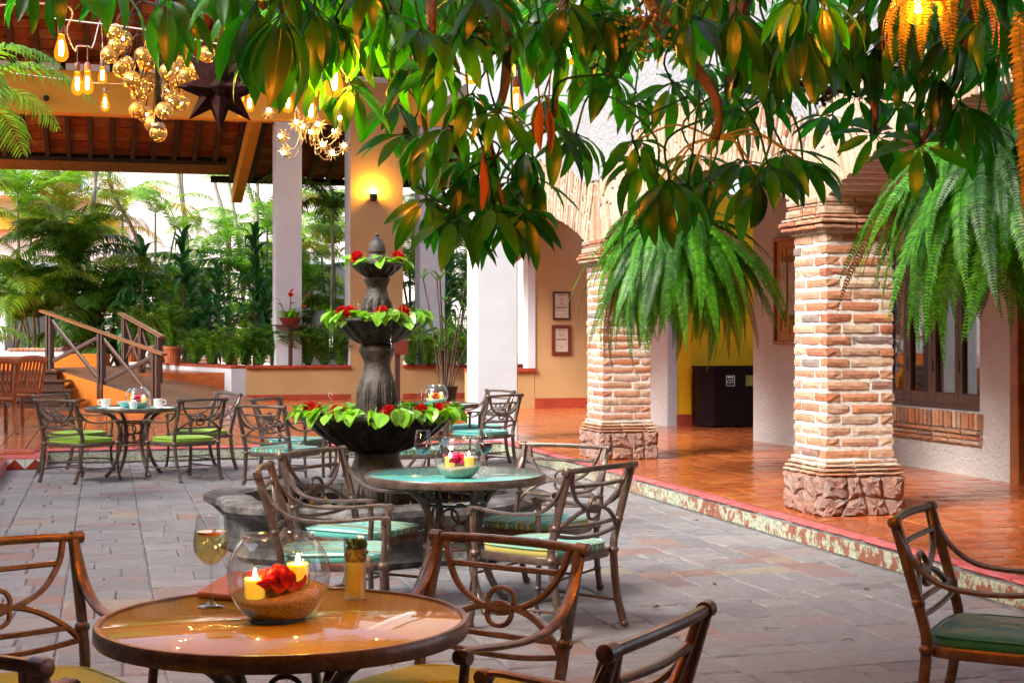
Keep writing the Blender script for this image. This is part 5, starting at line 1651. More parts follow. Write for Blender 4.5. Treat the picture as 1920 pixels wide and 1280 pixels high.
def make_table(xc, zc, D, topmat, label, rot=.4):
    r = empty('round_metal_table', cam(xc, zc, .004), rot, label, 'table', 'round glass-topped tables')
    R_ = D / 2
    MB().lathe([(R_ - .03, .678), (R_, .678), (R_ + .004, .684), (R_ + .004, .716), (R_, .722), (R_ - .012, .722), (R_ - .014, .712), (R_ - .03, .712), (R_ - .03, .678)], 96, close=False).build('rim', M['bronze'], r, smooth=True, angle=35)
    MB().lathe([(.001, .704), (R_ - .016, .704), (R_ - .015, .706), (R_ - .015, .713), (R_ - .018, .715), (.001, .715)], 96).build('glass_top', topmat, r, smooth=True, angle=35)
    for k in range(4):
        a = k * PI / 2
        c, s = math.cos(a), math.sin(a)
        pts = smooth_path([(.36, .68), (.33, .655), (.25, .60), (.17, .52), (.135, .42), (.15, .30), (.22, .15), (.30, .03), (.335, .012)], 4) if False else smooth_path([Vector((x_, 0, z_)) for x_, z_ in ((.37, .674), (.30, .655), (.215, .595), (.165, .50), (.15, .40), (.175, .26), (.24, .11), (.31, .02))], 4)
        MB().tube([(p.x * c, p.x * s, p.z) for p in pts], [1 + .0 * i for i in range(len(pts))], sq=(.036, .034), up=(c, s, .3)).build('leg', M['bronze'], r, smooth=True, angle=50)
        MB().ball((.315 * c, .315 * s, .018), .024, 10, 6, .8).build('foot', M['bronze'], r, smooth=True)
        a2 = a + PI / 4
        for zz, rr in ((.49, .05), (.395, .042)):
            q = Vector((.115 * math.cos(a2), .115 * math.sin(a2), zz)); t = Vector((-math.sin(a2), math.cos(a2), 0))
            MB().tube([q + t * rr * math.cos(x_) + Vector((0, 0, rr * math.sin(x_))) for x_ in [i * 2 * PI / 16 for i in range(16)]], .008, 6, closed=True).build('scroll_ring', M['bronze'], r, smooth=True)
    for zz in (.56, .33):
        MB().tube([(.17 * math.cos(x_), .17 * math.sin(x_), zz) for x_ in [i * 2 * PI / 28 for i in range(28)]], .009, 6, closed=True).build('hoop', M['bronze'], r, smooth=True)
    MB().tube([(-.37, 0, .672), (.37, 0, .672)], .012, 6).build('top_bar', M['bronze'], r); MB().tube([(0, -.37, .672), (0, .37, .672)], .011, 6).build('top_bar', M['bronze'], r)
    return r
make_table(-.61, 4.05, .98, M['top_warm_tint'], 'round table in the foreground, warm lamp light put into its glass colour', .65)
make_table(-.31, 8.26, .98, M['top_turq'], 'round table with turquoise glass top in the middle, before the fountain', .3)
make_table(-3.98, 15.95, 1.0, M['top_turq'], 'round turquoise table with white cups at the far left', .5)
make_table(-1.55, 14.75, .98, M['top_turq'], 'round turquoise table half hidden behind the fountain basin', .2)
make_table(-.86, 16.75, .98, M['top_turq'], 'round turquoise table with glass bowl right behind the fountain', .9)
TT = .719

# ---- things on the tables
def petals(n, rad, mat, seed, sz=.035):
    rn = random.Random(seed); mb = MB()
    for i in range(n):
        a = rn.uniform(0, 6.28); rr = rad * math.sqrt(rn.random()); b = rn.uniform(0, 6.28); tl_ = rn.uniform(.1, 1.1)
        m = Matrix.Rotation(b, 3, 'Z') @ Matrix.Rotation(-tl_, 3, 'Y')
        vs = []
        for k in range(5):
            s = k / 4; w_ = sz * .45 * math.sin(PI * (.12 + .8 * s))
            for t in (-1, 0, 1): vs.append(m @ Vector((sz * s, w_ * t, .3 * sz * s * s + abs(t) * .2 * w_ + rn.uniform(-.002, .002))) + Vector((rr * math.cos(a), rr * math.sin(a), .006)))
        mb.add(vs, [(k * 3 + j, k * 3 + j + 1, k * 3 + j + 4, k * 3 + j + 3) for k in range(4) for j in range(2)])
    return mb
def fishbowl(xc, zc, Rb, where, pm, candles):
    base = cam(xc, zc, TT)
    r = empty('glass_bowl', base, heading(0, 1), 'round glass bowl of sand and candles on the %s' % where, 'bowl', 'candle bowls')
    zc_ = Rb * .86
    prof = []
    for i in range(19):
        a = R(-59) + (R(48) - R(-59)) * i / 18
        prof.append((Rb * math.cos(a), zc_ + Rb * math.sin(a)))
    prof = [(.001, .003)] + [(Rb * .50, .003)] + prof
    rim = prof[-1]
    prof += [(rim[0] + .002, rim[1] + .004)]
    inner = [(max(q[0] - .004, .001), q[1] + (.005 if q[1] < .03 else 0)) for q in prof[::-1]]
    MB().lathe(prof, 48, close=False).build('glass', M['glass'], r, smooth=True)
    MB().tube([(rim[0] * math.cos(x_), rim[0] * math.sin(x_), rim[1] + .003) for x_ in [i * 2 * PI / 40 for i in range(40)]], .003, 6, closed=True).build('rim', M['glass'], r, smooth=True)
    def level(th): return .070 + .016 * math.sin(th + .4)
    sp = []
    sand = MB()
    rows = [(.001, 0)] + [(Rb * .49, 0)]
    n = 40; vs = []; fs = []
    lv = []
    ringsn = 6
    for k in range(ringsn + 1):
        for i in range(n):
            th = i * 2 * PI / n
            h = level(th) * Rb / .135
            z = .008 + (h - .008) * k / ringsn
            rr = math.sqrt(max(Rb * Rb - (z - zc_) ** 2, 0)) - .004
            vs.append((rr * math.cos(th), rr * math.sin(th), z))
    for k in range(ringsn):
        for i in range(n): fs.append((k * n + i, k * n + (i + 1) % n, (k + 1) * n + (i + 1) % n, (k + 1) * n + i))
    top0 = ringsn * n
    b0 = len(vs)
    for k, f_ in enumerate((.66, .33)):
        for i in range(n):
            th = i * 2 * PI / n; p = vs[top0 + i]
            vs.append((p[0] * f_, p[1] * f_, .070 * Rb / .135 + (p[2] - .070 * Rb / .135) * f_ + fr_.uniform(-.003, .004)))
    vs.append((0, 0, .072 * Rb / .135))
    seq = [top0, b0, b0 + n]
    for k in range(2):
        for i in range(n): fs.append((seq[k] + i, seq[k] + (i + 1) % n, seq[k + 1] + (i + 1) % n, seq[k + 1] + i))
    for i in range(n): fs.append((b0 + n + i, b0 + n + (i + 1) % n, len(vs) - 1))
    fs.append(tuple(range(n))[::-1])
    sand.add(vs, fs).build('sand', M['sand'], r, smooth=True)
    zt = .066 * Rb / .135
    hd = heading(0, 1)
    for i, (cx, cz, h) in enumerate(candles):
        p = Matrix.Rotation(hd, 3, 'Z') @ Vector((cx, cz, zt - .012 + h))
        c = empty('votive_candle', base + p, 0, 'lit yellow votive candle, the %s one inside the bowl on the %s' % ('left' if i == 0 else 'right', where), 'candle', 'candles in the bowls'); c.scale = (1.2,) * 3
        MB().lathe([(.001, 0), (.0245, 0), (.027, .058), (.0255, .058), (.0235, .004), (.001, .004)], 24).build('cup', M['glass'], c, smooth=True, angle=40)
        MB().lathe([(.001, .005), (.0225, .005), (.0245, .048), (.020, .0465), (.001, .046)], 24).build('wax', M['wax'], c, smooth=True, angle=40)
        MB().lathe([(.001, .047), (.004, .051), (.0048, .056), (.0028, .064), (.001, .071)], 10).build('flame', M['flame'], c, smooth=True)
    o = petals(30, Rb * .42, pm, 31, Rb * .45).build('flower_petals', pm); o.location = base + Vector((0, 0, zt + .004))
    tag(o, '%s flower petals between the candles in the bowl on the %s' % ('orange-red' if pm == M['petalorange'] else ('red' if pm == M['petalred'] else 'pink'), where), 'petals', 'petals in the bowls')
    return r
fishbowl(-.627, 4.07, .138, 'near table', M['petalred'], [(-.058, -.035, .0), (.045, .045, .028)])
fishbowl(-.285, 8.10, .130, 'middle table', M['petalpink'], [(-.045, -.02, .0), (.055, -.02, .004)])
fishbowl(-3.90, 15.8, .13, 'far left table', M['petalpink'], [(-.055, 0, .0), (.055, 0, .0)])
fishbowl(-.83, 16.6, .13, 'table behind the fountain', M['petalorange'], [(-.055, 0, .0), (.055, 0, .0)])
def wine_glass(xc, zc, H, rb, wine, level, label, slim=False):
    r = empty('wine_glass', cam(xc, zc, TT), 0, label, 'glass', 'wine glasses')
    st_ = H * .46
    bowl = [(.004, st_), (rb * .45, st_ + H * .03), (rb * .85, st_ + H * .11), (rb, st_ + H * .2), (rb * .97, st_ + H * .32), (rb * .80, H)]
    bowl = dense(bowl, 4)
    pr_ = [(.001, .002), (rb * .80, .002), (rb * .80, .004), (rb * .3, .009), (.006, .02), (.0042, .05), (.0042, st_ - .02)] + bowl
    MB().lathe(pr_, 32, close=False).build('glass', M['glass'], r, smooth=True)
    MB().tube([(rb * .80 * math.cos(x_), rb * .80 * math.sin(x_), H) for x_ in [i * 2 * PI / 28 for i in range(28)]], .0012, 5, closed=True).build('rim', M['glass'], r, smooth=True)
    liq = [(max(q[0] - .002, .001), q[1] + .002) for q in bowl if q[1] < H * level]
    liq.append((liq[-1][0], H * level)); liq.append((.001, H * level))
    MB().lathe(liq, 28).build('wine', wine, r, smooth=True, angle=50)
    return r
wine_glass(-.842, 4.24, .256, .0495, M['whitewine'], .83, 'glass of white wine on the near table, left of the bowl')
MB().lathe([(.001, 0), (.036, 0), (.036, .008), (.001, .008)], 24).build('fruit_slice', M['fruit']).location = cam(-.842, 4.24, TT + .204)
tag(bpy.data.objects['fruit_slice'], 'red fruit slice floating on the white wine', 'fruit')
wine_glass(-.483, 8.22, .245, .046, M['redwine'], .70, 'glass of red wine left of the bowl on the middle table')
wine_glass(-.150, 8.28, .245, .046, M['redwine'], .70, 'glass of red wine right of the bowl on the middle table')
tg = empty('tall_glass', cam(-.452, 4.37, TT), 0, 'tall straight glass of cloudy yellow drink with mint on the near table', 'glass')
MB().lathe([(.001, .002), (.030, .002), (.031, .004), (.0345, .178), (.033, .178), (.0295, .012), (.001, .012)], 32).build('glass', M['glass'], tg, smooth=True, angle=40)
MB().lathe([(.001, .013), (.0285, .013), (.0308, .110), (.001, .110)], 28).build('drink', M['juice'], tg, smooth=True, angle=40)
MB().lathe([(.001, .1105), (.0310, .1105), (.0318, .146), (.001, .146)], 28).build('minty_layer', M['mintdrink'], tg, smooth=True, angle=40)
mt = petals(16, .022, M['mint'], 8, .022).build('mint_leaves', M['mint']); mt.location = cam(-.452, 4.37, TT + .146); tag(mt, 'dark mint leaves floating on the yellow drink', 'leaves')
for k in range(7):
    mb = petals(5, .012, M['mint'], 40 + k, .024); o = mb.build('mint_leaf', M['mint'], tg); o.location = (.020 * math.cos(k * 2.4 + 3.5), .020 * math.sin(k * 2.4 + 3.5), .112 + .005 * k)
mn = empty('menu_holder', cam(-.76, 4.40, TT), heading(.5, 1), 'brown menu folder leaning behind the bowl on the near table', 'menu')
MB().bevbox((0, .0, .03), (.26, .17, .018), .004, Matrix.Rotation(R(14), 3, 'X')).build('cover', M['menucover'], mn); MB().bevbox((0, 0, .008), (.25, .16, .014), .003).build('base', M['framedark'], mn)
# far left table service
def mug(xc, zc, hd, label):
    r = empty('white_cup', cam(xc, zc, TT), hd, label, 'cup', 'cups on the far left table')
    MB().lathe([(.001, 0), (.075, .006), (.08, .014), (.076, .014), (.03, .006), (.001, .005)], 28).build('saucer', M['ceramic'], r, smooth=True, angle=40)
    b = MB().lathe([(.001, .014), (.034, .014), (.046, .03), (.048, .10), (.045, .10), (.042, .03), (.001, .02)], 28).build('body', M['ceramic'], r, smooth=True, angle=40)
    MB().tube(smooth_path([(.046, 0, .085), (.075, 0, .08), (.078, 0, .05), (.046, 0, .035)], 4), .006, 6).build('handle', M['ceramic'], b, smooth=True)
mug(-4.22, 15.72, heading(0, -1) , 'white cup and saucer left of the bowl on the far left table')
mug(-3.68, 15.75, heading(0, 1), 'white cup and saucer right of the bowl on the far left table')
for i, (xc, zc, nm) in enumerate(((-4.08, 15.58, 'left'), (-3.58, 15.64, 'right'))):
    o = rough_box(.17, .09, .018, 10, 5, 2, .006, .006, 900 + i).build('folded_napkin', M['linen'], smooth=True); o.location = cam(xc, zc, TT + .012); o.rotation_euler = (0, 0, heading(.2, 1)); tag(o, 'white folded napkin, the %s one on the far left table' % nm, 'napkin', 'napkins')
cp = empty('sugar_cup', cam(-3.90, 15.60, TT), 0, 'small white sachet cup before the bowl on the far left table', 'cup')
MB().lathe([(.001, 0), (.035, 0), (.046, .075), (.043, .075), (.001, .01)], 20).build('body', M['ceramic'], cp, smooth=True, angle=40); MB().bevbox((0, 0, .07), (.05, .03, .05), .003).build('sachets', M['linen'], cp)
sb = empty('side_bowl', cam(-4.08, 15.98, TT), 0, 'low white dish behind the bowl on the far left table', 'dish')
MB().lathe([(.001, 0), (.04, 0), (.09, .06), (.087, .06), (.001, .008)], 24).build('body', M['ceramic'], sb, smooth=True, angle=40); MB().lathe([(.001, .004), (.05, .004)], 16).build('well', M['ceramic'], sb)

# dry leaves fallen on the paving
dl = [MB().add([Vector((x_, y_, .004 + .012 * abs(y_) / .012 * .4 + .006 * math.sin(x_ * 90 + k_))) for x_, y_ in ((-.03, 0), (-.012, -.012), (.012, -.011), (.032, 0), (.012, .012), (-.012, .011))], [(0, 1, 2, 3, 4, 5)]).mesh('dry_leaf', M['schefdry']) for k_ in range(3)]
for i, (px, py, lab) in enumerate(((1305, 977, 'dry leaf on the paving close to the tiled kerb'), (1340, 1097, 'dry leaf on the open paving right of the middle table'), (1590, 1203, 'dry leaf on the paving left of the emerald cushioned chair'), (1625, 1106, 'dry leaf on the paving between the kerb and the emerald chair'), (250, 985, 'dry leaf on the paving before the far left table'), (1230, 1140, 'dry leaf on the paving right of the striped front chair'))):
    zc_ = CH * F / (py - HOR); o = link('fallen_leaf', cr.choice(dl)); o.location = cam((px - 960) / F * zc_, zc_, .004); o.rotation_euler = (0, 0, i * 1.3)
    tag(o, lab, 'leaf', 'dry leaves fallen on the paving')

# ================================================================== hanging ferns
def fern_env(s): return (min(1, s / .10) ** .6) * (1 - s ** 2.6) ** .9 + .02
FERN = []
for k, (L, a0, a1, p) in enumerate(((1.35, 40, -88, .42), (1.15, 55, -86, .45), (.95, 30, -80, .5), (1.25, 20, -89, .34), (.75, 60, -60, .7), (.85, 70, -75, .55))):
    FERN.append(pinnate(L, int(L * 50), .085, .024, R(a0), R(a1), p, .25, .35, seed=80 + k, rr=.004, env=fern_env).mesh('fern_frond', M['fern']))
WFERN = [pinnate(.62, 34, .062, .018, R(30), R(-70), .8, .25, .25, seed=95, rr=.003, env=fern_env).mesh('warm_frond', M['fernwarm']), pinnate(.95, 52, .055, .018, R(-78), R(-91), .6, .25, .2, seed=96, rr=.003, env=fern_env).mesh('warm_frond', M['fernwarm'])]
hr = random.Random(33)
def hanging_fern(loc, hookz, n, label, sc, weights, lean=0):
    r = empty('hanging_fern', loc, 0, label, 'fern', 'hanging ferns under the arches')
    MB().lathe([(.001, -.18), (.10, -.17), (.17, -.06), (.19, .03), (.17, .03), (.001, .0)], 20).build('basket', M['twig'], r, smooth=True)
    for k in range(3):
        a = k * 2.094
        MB().tube([(.18 * math.cos(a), .18 * math.sin(a), .02), (0, 0, .45)], .004, 4).build('chain', M['blackiron'], r)
    MB().tube([(0, 0, .44), (0, 0, hookz - loc[2])], .005, 4).build('hanger', M['blackiron'], r)
    for i in range(n):
        a = i * 2.39996 + hr.uniform(-.2, .2)
        m = hr.choices(range(6), weights)[0]
        o = put_frond(r, [FERN[m]], (.12 * math.cos(a) * hr.random(), .12 * math.sin(a) * hr.random(), hr.uniform(-.08, .06)), a, hr.uniform(-.35, .25), sc * hr.uniform(.8, 1.15))
        o.rotation_euler.rotate_axis('X', hr.uniform(-.35, .35))
        if i % 17 == 5: o.material_slots[0].link = 'OBJECT'; o.material_slots[0].material = M['ferndead']
        elif i % 3 == 1: o.material_slots[0].link = 'OBJECT'; o.material_slots[0].material = M['ferndark']
    return r
f1 = cam((1268 - 960) / F * 13.9, 13.9, 2.45)
hanging_fern(f1, 3.02, 250, 'huge hanging fern in front of the farther brick pillar', 1.0, (6, 3, 2, 6, 1, 2))
f2 = cam((1880 - 960) / F * 8.7, 8.7, 2.50)
hanging_fern(f2, 3.02, 240, 'huge hanging fern at the right edge above the window', .92, (4, 3, 3, 4, 3, 3))
# golden yellow-brown fern fronds under the bulb, top right
df = empty('golden_fern', at(1765, -60, 3.6), 0, 'golden fern fronds hanging at the top right corner', 'fern')
MB().lathe([(.001, -.08), (.08, -.06), (.1, .03), (.001, .03)], 12).build('basket', M['twig'], df, smooth=True)
for i in range(12):
    a = heading(-1, -.2) + PI / 2 + (i - 5) * .42
    put_frond(df, [WFERN[0]], (0, 0, 0), a, R(-25) - .1 * (i % 3), .40 + .04 * (i % 3))
put_frond(df, [WFERN[1]], at(1906, 20, 3.6) - df.location, heading(.3, -1) + PI / 2, 0, .68); put_frond(df, [WFERN[1]], at(1925, 10, 3.7) - df.location, heading(-.3, -1) + PI / 2, 0, .62)
MB().tube([(0, 0, .03), (0, 0, .9)], .004, 4).build('hanger', M['blackiron'], df)

# ================================================================== umbrella tree overhead
def leaflet(mb, L, W, M3, org, droop, rn):
    N = 7; vs = []
    ph = rn.uniform(0, 6)
    for i in range(N + 1):
        s = i / N
        wd = W * .5 * math.sin(PI * min(1, .05 + .95 * s ** .85)) ** .75 + .0004
        a = droop * s
        x = L * (math.sin(a) / droop if abs(droop) > .01 else s) ; z = -L * ((1 - math.cos(a)) / droop if abs(droop) > .01 else 0)
        wav = .035 * W * math.sin(s * 14 + ph)
        for t in (-1, -.5, 0, .5, 1):
            vs.append(org + M3 @ Vector((x, t * wd, z + .22 * abs(t) * wd + (wav * abs(t)))))
    mb.add(vs, [(i * 5 + j, i * 5 + j + 1, i * 5 + j + 6, i * 5 + j + 5) for i in range(N) for j in range(4)])
    mb.cur = 1; mb.tube([vs[i * 5 + 2] for i in range(N + 1)], [W * .022 * (1.1 - i / N) for i in range(N + 1)], 3, caps=False); mb.cur = 0
def rosette(seed, n, L, pitch0, pitch1, pet):
    """compound leaf: leaflets radiating from the end of a petiole"""
    rn = random.Random(seed); mb = MB()
    for i in range(n):
        az = i * 2 * PI / n + rn.uniform(-.16, .16); pt = R(rn.uniform(pitch0, pitch1))
        M3 = Matrix.Rotation(az, 3, 'Z') @ Matrix.Rotation(pt, 3, 'Y')
        st_ = M3 @ Vector((1, 0, 0)); l = L * rn.uniform(.78, 1.12)
        mb.tube([Vector((0, 0, 0)), st_ * .30 * l * .8], [.003, .002], 4, caps=False)
        leaflet(mb, l, l * rn.uniform(.25, .31), M3 @ Matrix.Rotation(rn.uniform(-.35, .35), 3, 'X'), st_ * .22 * l, R(rn.uniform(20, 70)), rn)
    path = smooth_path([(0, 0, 0), (rn.uniform(-.05, .05), rn.uniform(-.05, .05), pet * .5), (rn.uniform(-.15, .15), rn.uniform(-.15, .15), pet)], 4)
    mb.tube(path, .0042, 5)
    return mb.mesh('compound_leaf', [M['schef'], M['midrib']], True)
FLAT = [rosette(200 + s, 9 + s % 3, .18, -4, 22, .24) for s in range(4)]
HANG = [rosette(220 + s, 9 + s % 3, .18, 12, 48, .26) for s in range(4)]
DEEP = [rosette(240 + s, 8 + s % 3, .19, 38, 70, .28) for s in range(3)]
tree = empty('umbrella_tree', cam(3.3, 4.6, 0), 0, 'umbrella tree whose glossy leaf rosettes hang across the top', 'tree')
T0 = tree.location.copy()
tr_ = random.Random(77)
def leaf_at(px, py, Lpx, zc, kind, tilt=0.0):
    """kind F: star facing the viewer, H: hanging umbrella, D: tight hanging bunch"""
    o = link('leaf', tr_.choice({'F': FLAT, 'H': HANG, 'D': DEEP}[kind]), tree)
    o.location = at(px, py, zc) - T0
    s = Lpx / F * zc / .21
    o.scale = (s,) * 3
    m = Matrix.Rotation(-YAW + tr_.uniform(-.3, .3), 3, 'Z')
    if kind == 'F': m = m @ Matrix.Rotation(R(tr_.uniform(30, 62)) + tilt, 3, 'X') 
    else: m = m @ Matrix.Rotation(R(tr_.uniform(5, 45)) + tilt, 3, 'X')
    m = m @ Matrix.Rotation(tr_.uniform(-.25, .25), 3, 'Y') @ Matrix.Rotation(tr_.uniform(0, 6.28), 3, 'Z')
    o.rotation_euler = m.to_euler()
    return o
LV = [ # px, py, leaflet px, zc, kind
 (55, -30, 95, 5, 'H'), (110, -40, 110, 5, 'H'), (215, -25, 110, 5.2, 'H'), (315, -5, 130, 5.0, 'H'), (330, 10, 125, 5.1, 'D'), (420, -30, 120, 5, 'H'), (380, -20, 100, 5.6, 'H'),
 (480, 10, 145, 4.6, 'D'), (530, 25, 160, 4.5, 'D'), (590, 10, 140, 4.7, 'D'), (505, 70, 130, 4.8, 'D'), (560, 95, 130, 5.0, 'H'), (660, 160, 118, 5.3, 'H'), (610, 130, 110, 5.4, 'H'),
 (680, -10, 120, 5, 'H'), (735, 20, 120, 4.9, 'H'), (790, 55, 120, 4.8, 'H'), (700, 70, 110, 5.2, 'H'), (745, 195, 100, 5.6, 'H'), (775, 120, 110, 5.2, 'H'), (830, 130, 110, 5.0, 'H'),
 (760, 250, 95, 5.6, 'H'), (840, 235, 105, 5.2, 'H'), (800, 245, 105, 5.4, 'D'), (885, 175, 110, 5.1, 'H'), (930, 205, 110, 5.0, 'H'), (860, 60, 120, 4.8, 'H'), (920, 30, 120, 4.9, 'H'),
 (800, 372, 112, 5.5, 'H'), (852, 405, 118, 5.4, 'H'), (925, 385, 122, 5.3, 'H'), (985, 395, 118, 5.3, 'H'), (895, 330, 110, 5.5, 'H'), (1000, 330, 105, 5.5, 'H'), (835, 385, 105, 5.6, 'F'), (945, 395, 125, 5.4, 'H'), (895, 350, 110, 5.7, 'H'), (870, 300, 100, 5.6, 'H'), (960, 335, 100, 5.5, 'H'), (905, 275, 105, 5.4, 'H'), (985, 275, 100, 5.5, 'D'),
 (1035, 230, 120, 5.2, 'H'), (1080, 250, 110, 5.3, 'H'), (1020, 180, 100, 5.5, 'H'), (1060, 75, 110, 5.2, 'H'), (1120, 120, 110, 5.3, 'H'), (1010, 40, 110, 5.0, 'H'), (1090, 10, 120, 5.0, 'H'), (1150, 140, 100, 5.5, 'H'),
 (1165, 40, 110, 5.0, 'H'), (1230, 30, 110, 5.0, 'H'), (1260, 155, 105, 5.5, 'H'), (1190, 180, 90, 5.6, 'H'), (1330, 120, 100, 5.6, 'H'), (1300, 30, 120, 4.9, 'H'), (1380, 20, 130, 4.8, 'D'), (1400, 90, 110, 5.2, 'D'),
 (1195, 262, 105, 5.4, 'H'), (1230, 345, 125, 5.1, 'D'), (1200, 300, 110, 5.4, 'H'), (1290, 345, 120, 5.2, 'H'), (1255, 335, 125, 5.0, 'D'), (1330, 330, 105, 5.5, 'D'), (1300, 290, 100, 5.6, 'H'),
 (1420, 330, 120, 5.1, 'D'), (1440, 310, 120, 5.2, 'H'), (1395, 300, 110, 5.4, 'H'), (1470, 280, 110, 5.4, 'H'), (1380, 200, 100, 5.7, 'H'), (1430, 190, 100, 5.6, 'F'), (1475, 150, 100, 5.5, 'H'), (1360, 170, 95, 5.8, 'H'),
 (1505, 300, 110, 5.5, 'H'), (1605, 180, 100, 5.4, 'F'), (1640, 250, 95, 5.3, 'F'), (1725, 270, 105, 5.1, 'F'), (1560, 215, 90, 5.6, 'H'), (1690, 190, 95, 5.5, 'H'),
 (1500, 40, 140, 4.4, 'D'), (1545, 0, 115, 3.7, 'D'), (1500, -5, 100, 3.7, 'D'), (1580, 60, 120, 4.8, 'D'), (1640, 90, 120, 4.8, 'D'), (1700, 120, 110, 5.0, 'H'), (1760, 130, 110, 4.9, 'D'), (1800, 190, 110, 5.0, 'D'), (1830, 230, 105, 5.2, 'H'),
 (1880, 90, 100, 5.3, 'H'), (1850, 120, 100, 5.4, 'H'), (1900, 180, 90, 5.6, 'H'), (1790, 60, 110, 4.7, 'D'), (1440, 60, 120, 4.9, 'D'), (1620, 20, 110, 4.6, 'D'), (1700, 40, 110, 4.6, 'D'), (1850, 30, 110, 4.6, 'H'),
]
for q in LV: leaf_at(*q)
for i in range(110):     # crown just above and along the upper edge of the view
    px = tr_.uniform(430, 1930); py = tr_.uniform(-150, 75)
    leaf_at(px, py, tr_.uniform(85, 125), tr_.uniform(4.6, 7.0), tr_.choice('HHHD'))
for i in range(46):     # darker depth of the crown behind
    leaf_at(tr_.uniform(430, 1930), tr_.uniform(-90, 110), tr_.uniform(60, 85), tr_.uniform(6.6, 8.2), tr_.choice('HHHD'))
for i in range(60):     # crown over the near tables, above the view
    px = tr_.uniform(-300, 2300); zc = tr_.uniform(2.2, 5.5)
    leaf_at(px, -1 * tr_.uniform(200, 520), tr_.uniform(.17, .2) * F / zc, zc, tr_.choice('HHF'))
# red withered leaflets
dr = MB()
for k, (px, py, l) in enumerate(((1018, 215, 80), (1030, 240, 100), (1008, 190, 70), (1040, 235, 90))):
    pass
for k, (px, py) in enumerate(((1028, 205), (1012, 190), (1640, 130), (905, 300))):
    mb = MB(); leaflet(mb, .17, .035, Matrix.Rotation(R(82), 3, 'Y'), Vector((0, 0, 0)), R(20), tr_); leaflet(mb, .15, .03, Matrix.Rotation(.9, 3, 'Z') @ Matrix.Rotation(R(70), 3, 'Y'), Vector((0, 0, 0)), R(25), tr_)
    mb.tube([(0, 0, 0), (.01, .01, .12)], .003, 4)
    o = mb.build('withered_leaf', M['schefdry'], tree, smooth=True); o.location = at(px, py, 5.0) - T0; o.rotation_euler = (0, 0, k * 1.7)
# branches
def limb(pts, r0, r1, name='branch'):
    P_ = smooth_path([Vector(p) - T0 for p in pts], 5)
    n = len(P_)
    MB().tube(P_, [r0 + (r1 - r0) * i / (n - 1) + .0012 * math.sin(i * 2.3) for i in range(n)], 8).build(name, M['twig'], tree, smooth=True)
top_ = cam(3.0, 4.9, 3.15)
limb([T0 + Vector((0, 0, -.05)), T0 + Vector((.06, .02, 1.3)), T0 + Vector((-.05, .05, 2.3)), top_], .15, .10, 'trunk')
limb([top_, at(1900, -150, 5.2), at(1600, -120, 5.3), at(1380, -90, 5.3), at(1100, -120, 5.3), at(800, -100, 5.2), at(500, -90, 5.0), at(250, -110, 5.1), at(50, -120, 5.2)], .085, .02)
limb([at(1395, -95, 5.3), at(1385, 40, 5.25), at(1378, 100, 5.2), at(1372, 165, 5.2)], .045, .02)
limb([at(1180, -110, 5.3), at(1230, 20, 5.3), at(1290, 110, 5.3), at(1335, 170, 5.3), at(1347, 220, 5.3), at(1342, 262, 5.3)], .03, .014)
limb([at(940, -110, 5.25), at(950, 60, 5.2), at(945, 170, 5.2), at(915, 245, 5.3)], .025, .012)
limb([at(640, -95, 5.1), at(650, 20, 5.2), at(640, 75, 5.2), at(660, 150, 5.3)], .018, .008)
limb([at(500, -90, 5.0), at(520, -20, 4.7), at(530, 20, 4.6)], .018, .01)
limb([at(310, -105, 5.1), at(320, -40, 5.1), at(318, 0, 5.0)], .016, .007)
limb([at(1750, -130, 5.2), at(1700, 10, 5.0), at(1650, 90, 4.9), at(1640, 250, 5.2)], .03, .008)
limb([at(1850, -140, 5.2), at(1810, 60, 5.0), at(1790, 160, 5.0), at(1728, 265, 5.1)], .03, .008)
limb([at(1080, -120, 5.3), at(1050, 60, 5.2), at(1040, 220, 5.2)], .02, .008)
limb([at(1480, -110, 5.3), at(1490, 30, 5.0), at(1470, 140, 5.4), at(1605, 178, 5.4)], .025, .006)
limb([at(800, -100, 5.2), at(810, 60, 5.0), at(790, 200, 5.4), at(838, 382, 5.6)], .022, .006)
limb([at(915, 245, 5.3), at(930, 320, 5.4), at(945, 390, 5.4)], .011, .006)
for px, py in ((1195, 262), (1230, 345), (1290, 345), (1330, 330), (1420, 330), (1470, 280), (1395, 300), (1255, 335), (1505, 300)):   # radiating petioles
    a, b = at(1342, 260, 5.3) - T0, at(px, py, 5.3) - T0
    MB().tube(smooth_path([a, (a + b) / 2 + Vector((0, 0, .05)), b], 4), .0042, 5).build('petiole', M['stem'], tree, smooth=True)
# berry clusters
BM = MB().ball((0, 0, 0), .010, 7, 5).mesh('berry', M['berry'], True)
for (px, py, rp, zc) in ((905, 75, 48, 4.9), (1215, 50, 60, 4.9), (1540, 175, 25, 5.2)):
    c0 = at(px, py, zc) - T0
    rr = rp / F * zc
    st_ = MB(); be = MB()
    for i in range(70):
        d = Vector((tr_.gauss(0, 1), tr_.gauss(0, 1), tr_.gauss(-.1, .8))).normalized() * rr * tr_.uniform(.45, 1.05)
        be.ball(d, .0075, 6, 4)
        if i % 2 == 0: st_.tube([Vector((0, 0, rr * .3)), d], .0018, 3, caps=False)
    g = be.build('berry_cluster', M['berry'], tree, smooth=True); g.location = c0; g['kind'] = 'stuff'
    s = st_.build('stalks', M['twig'], g); s['kind'] = 'stuff'

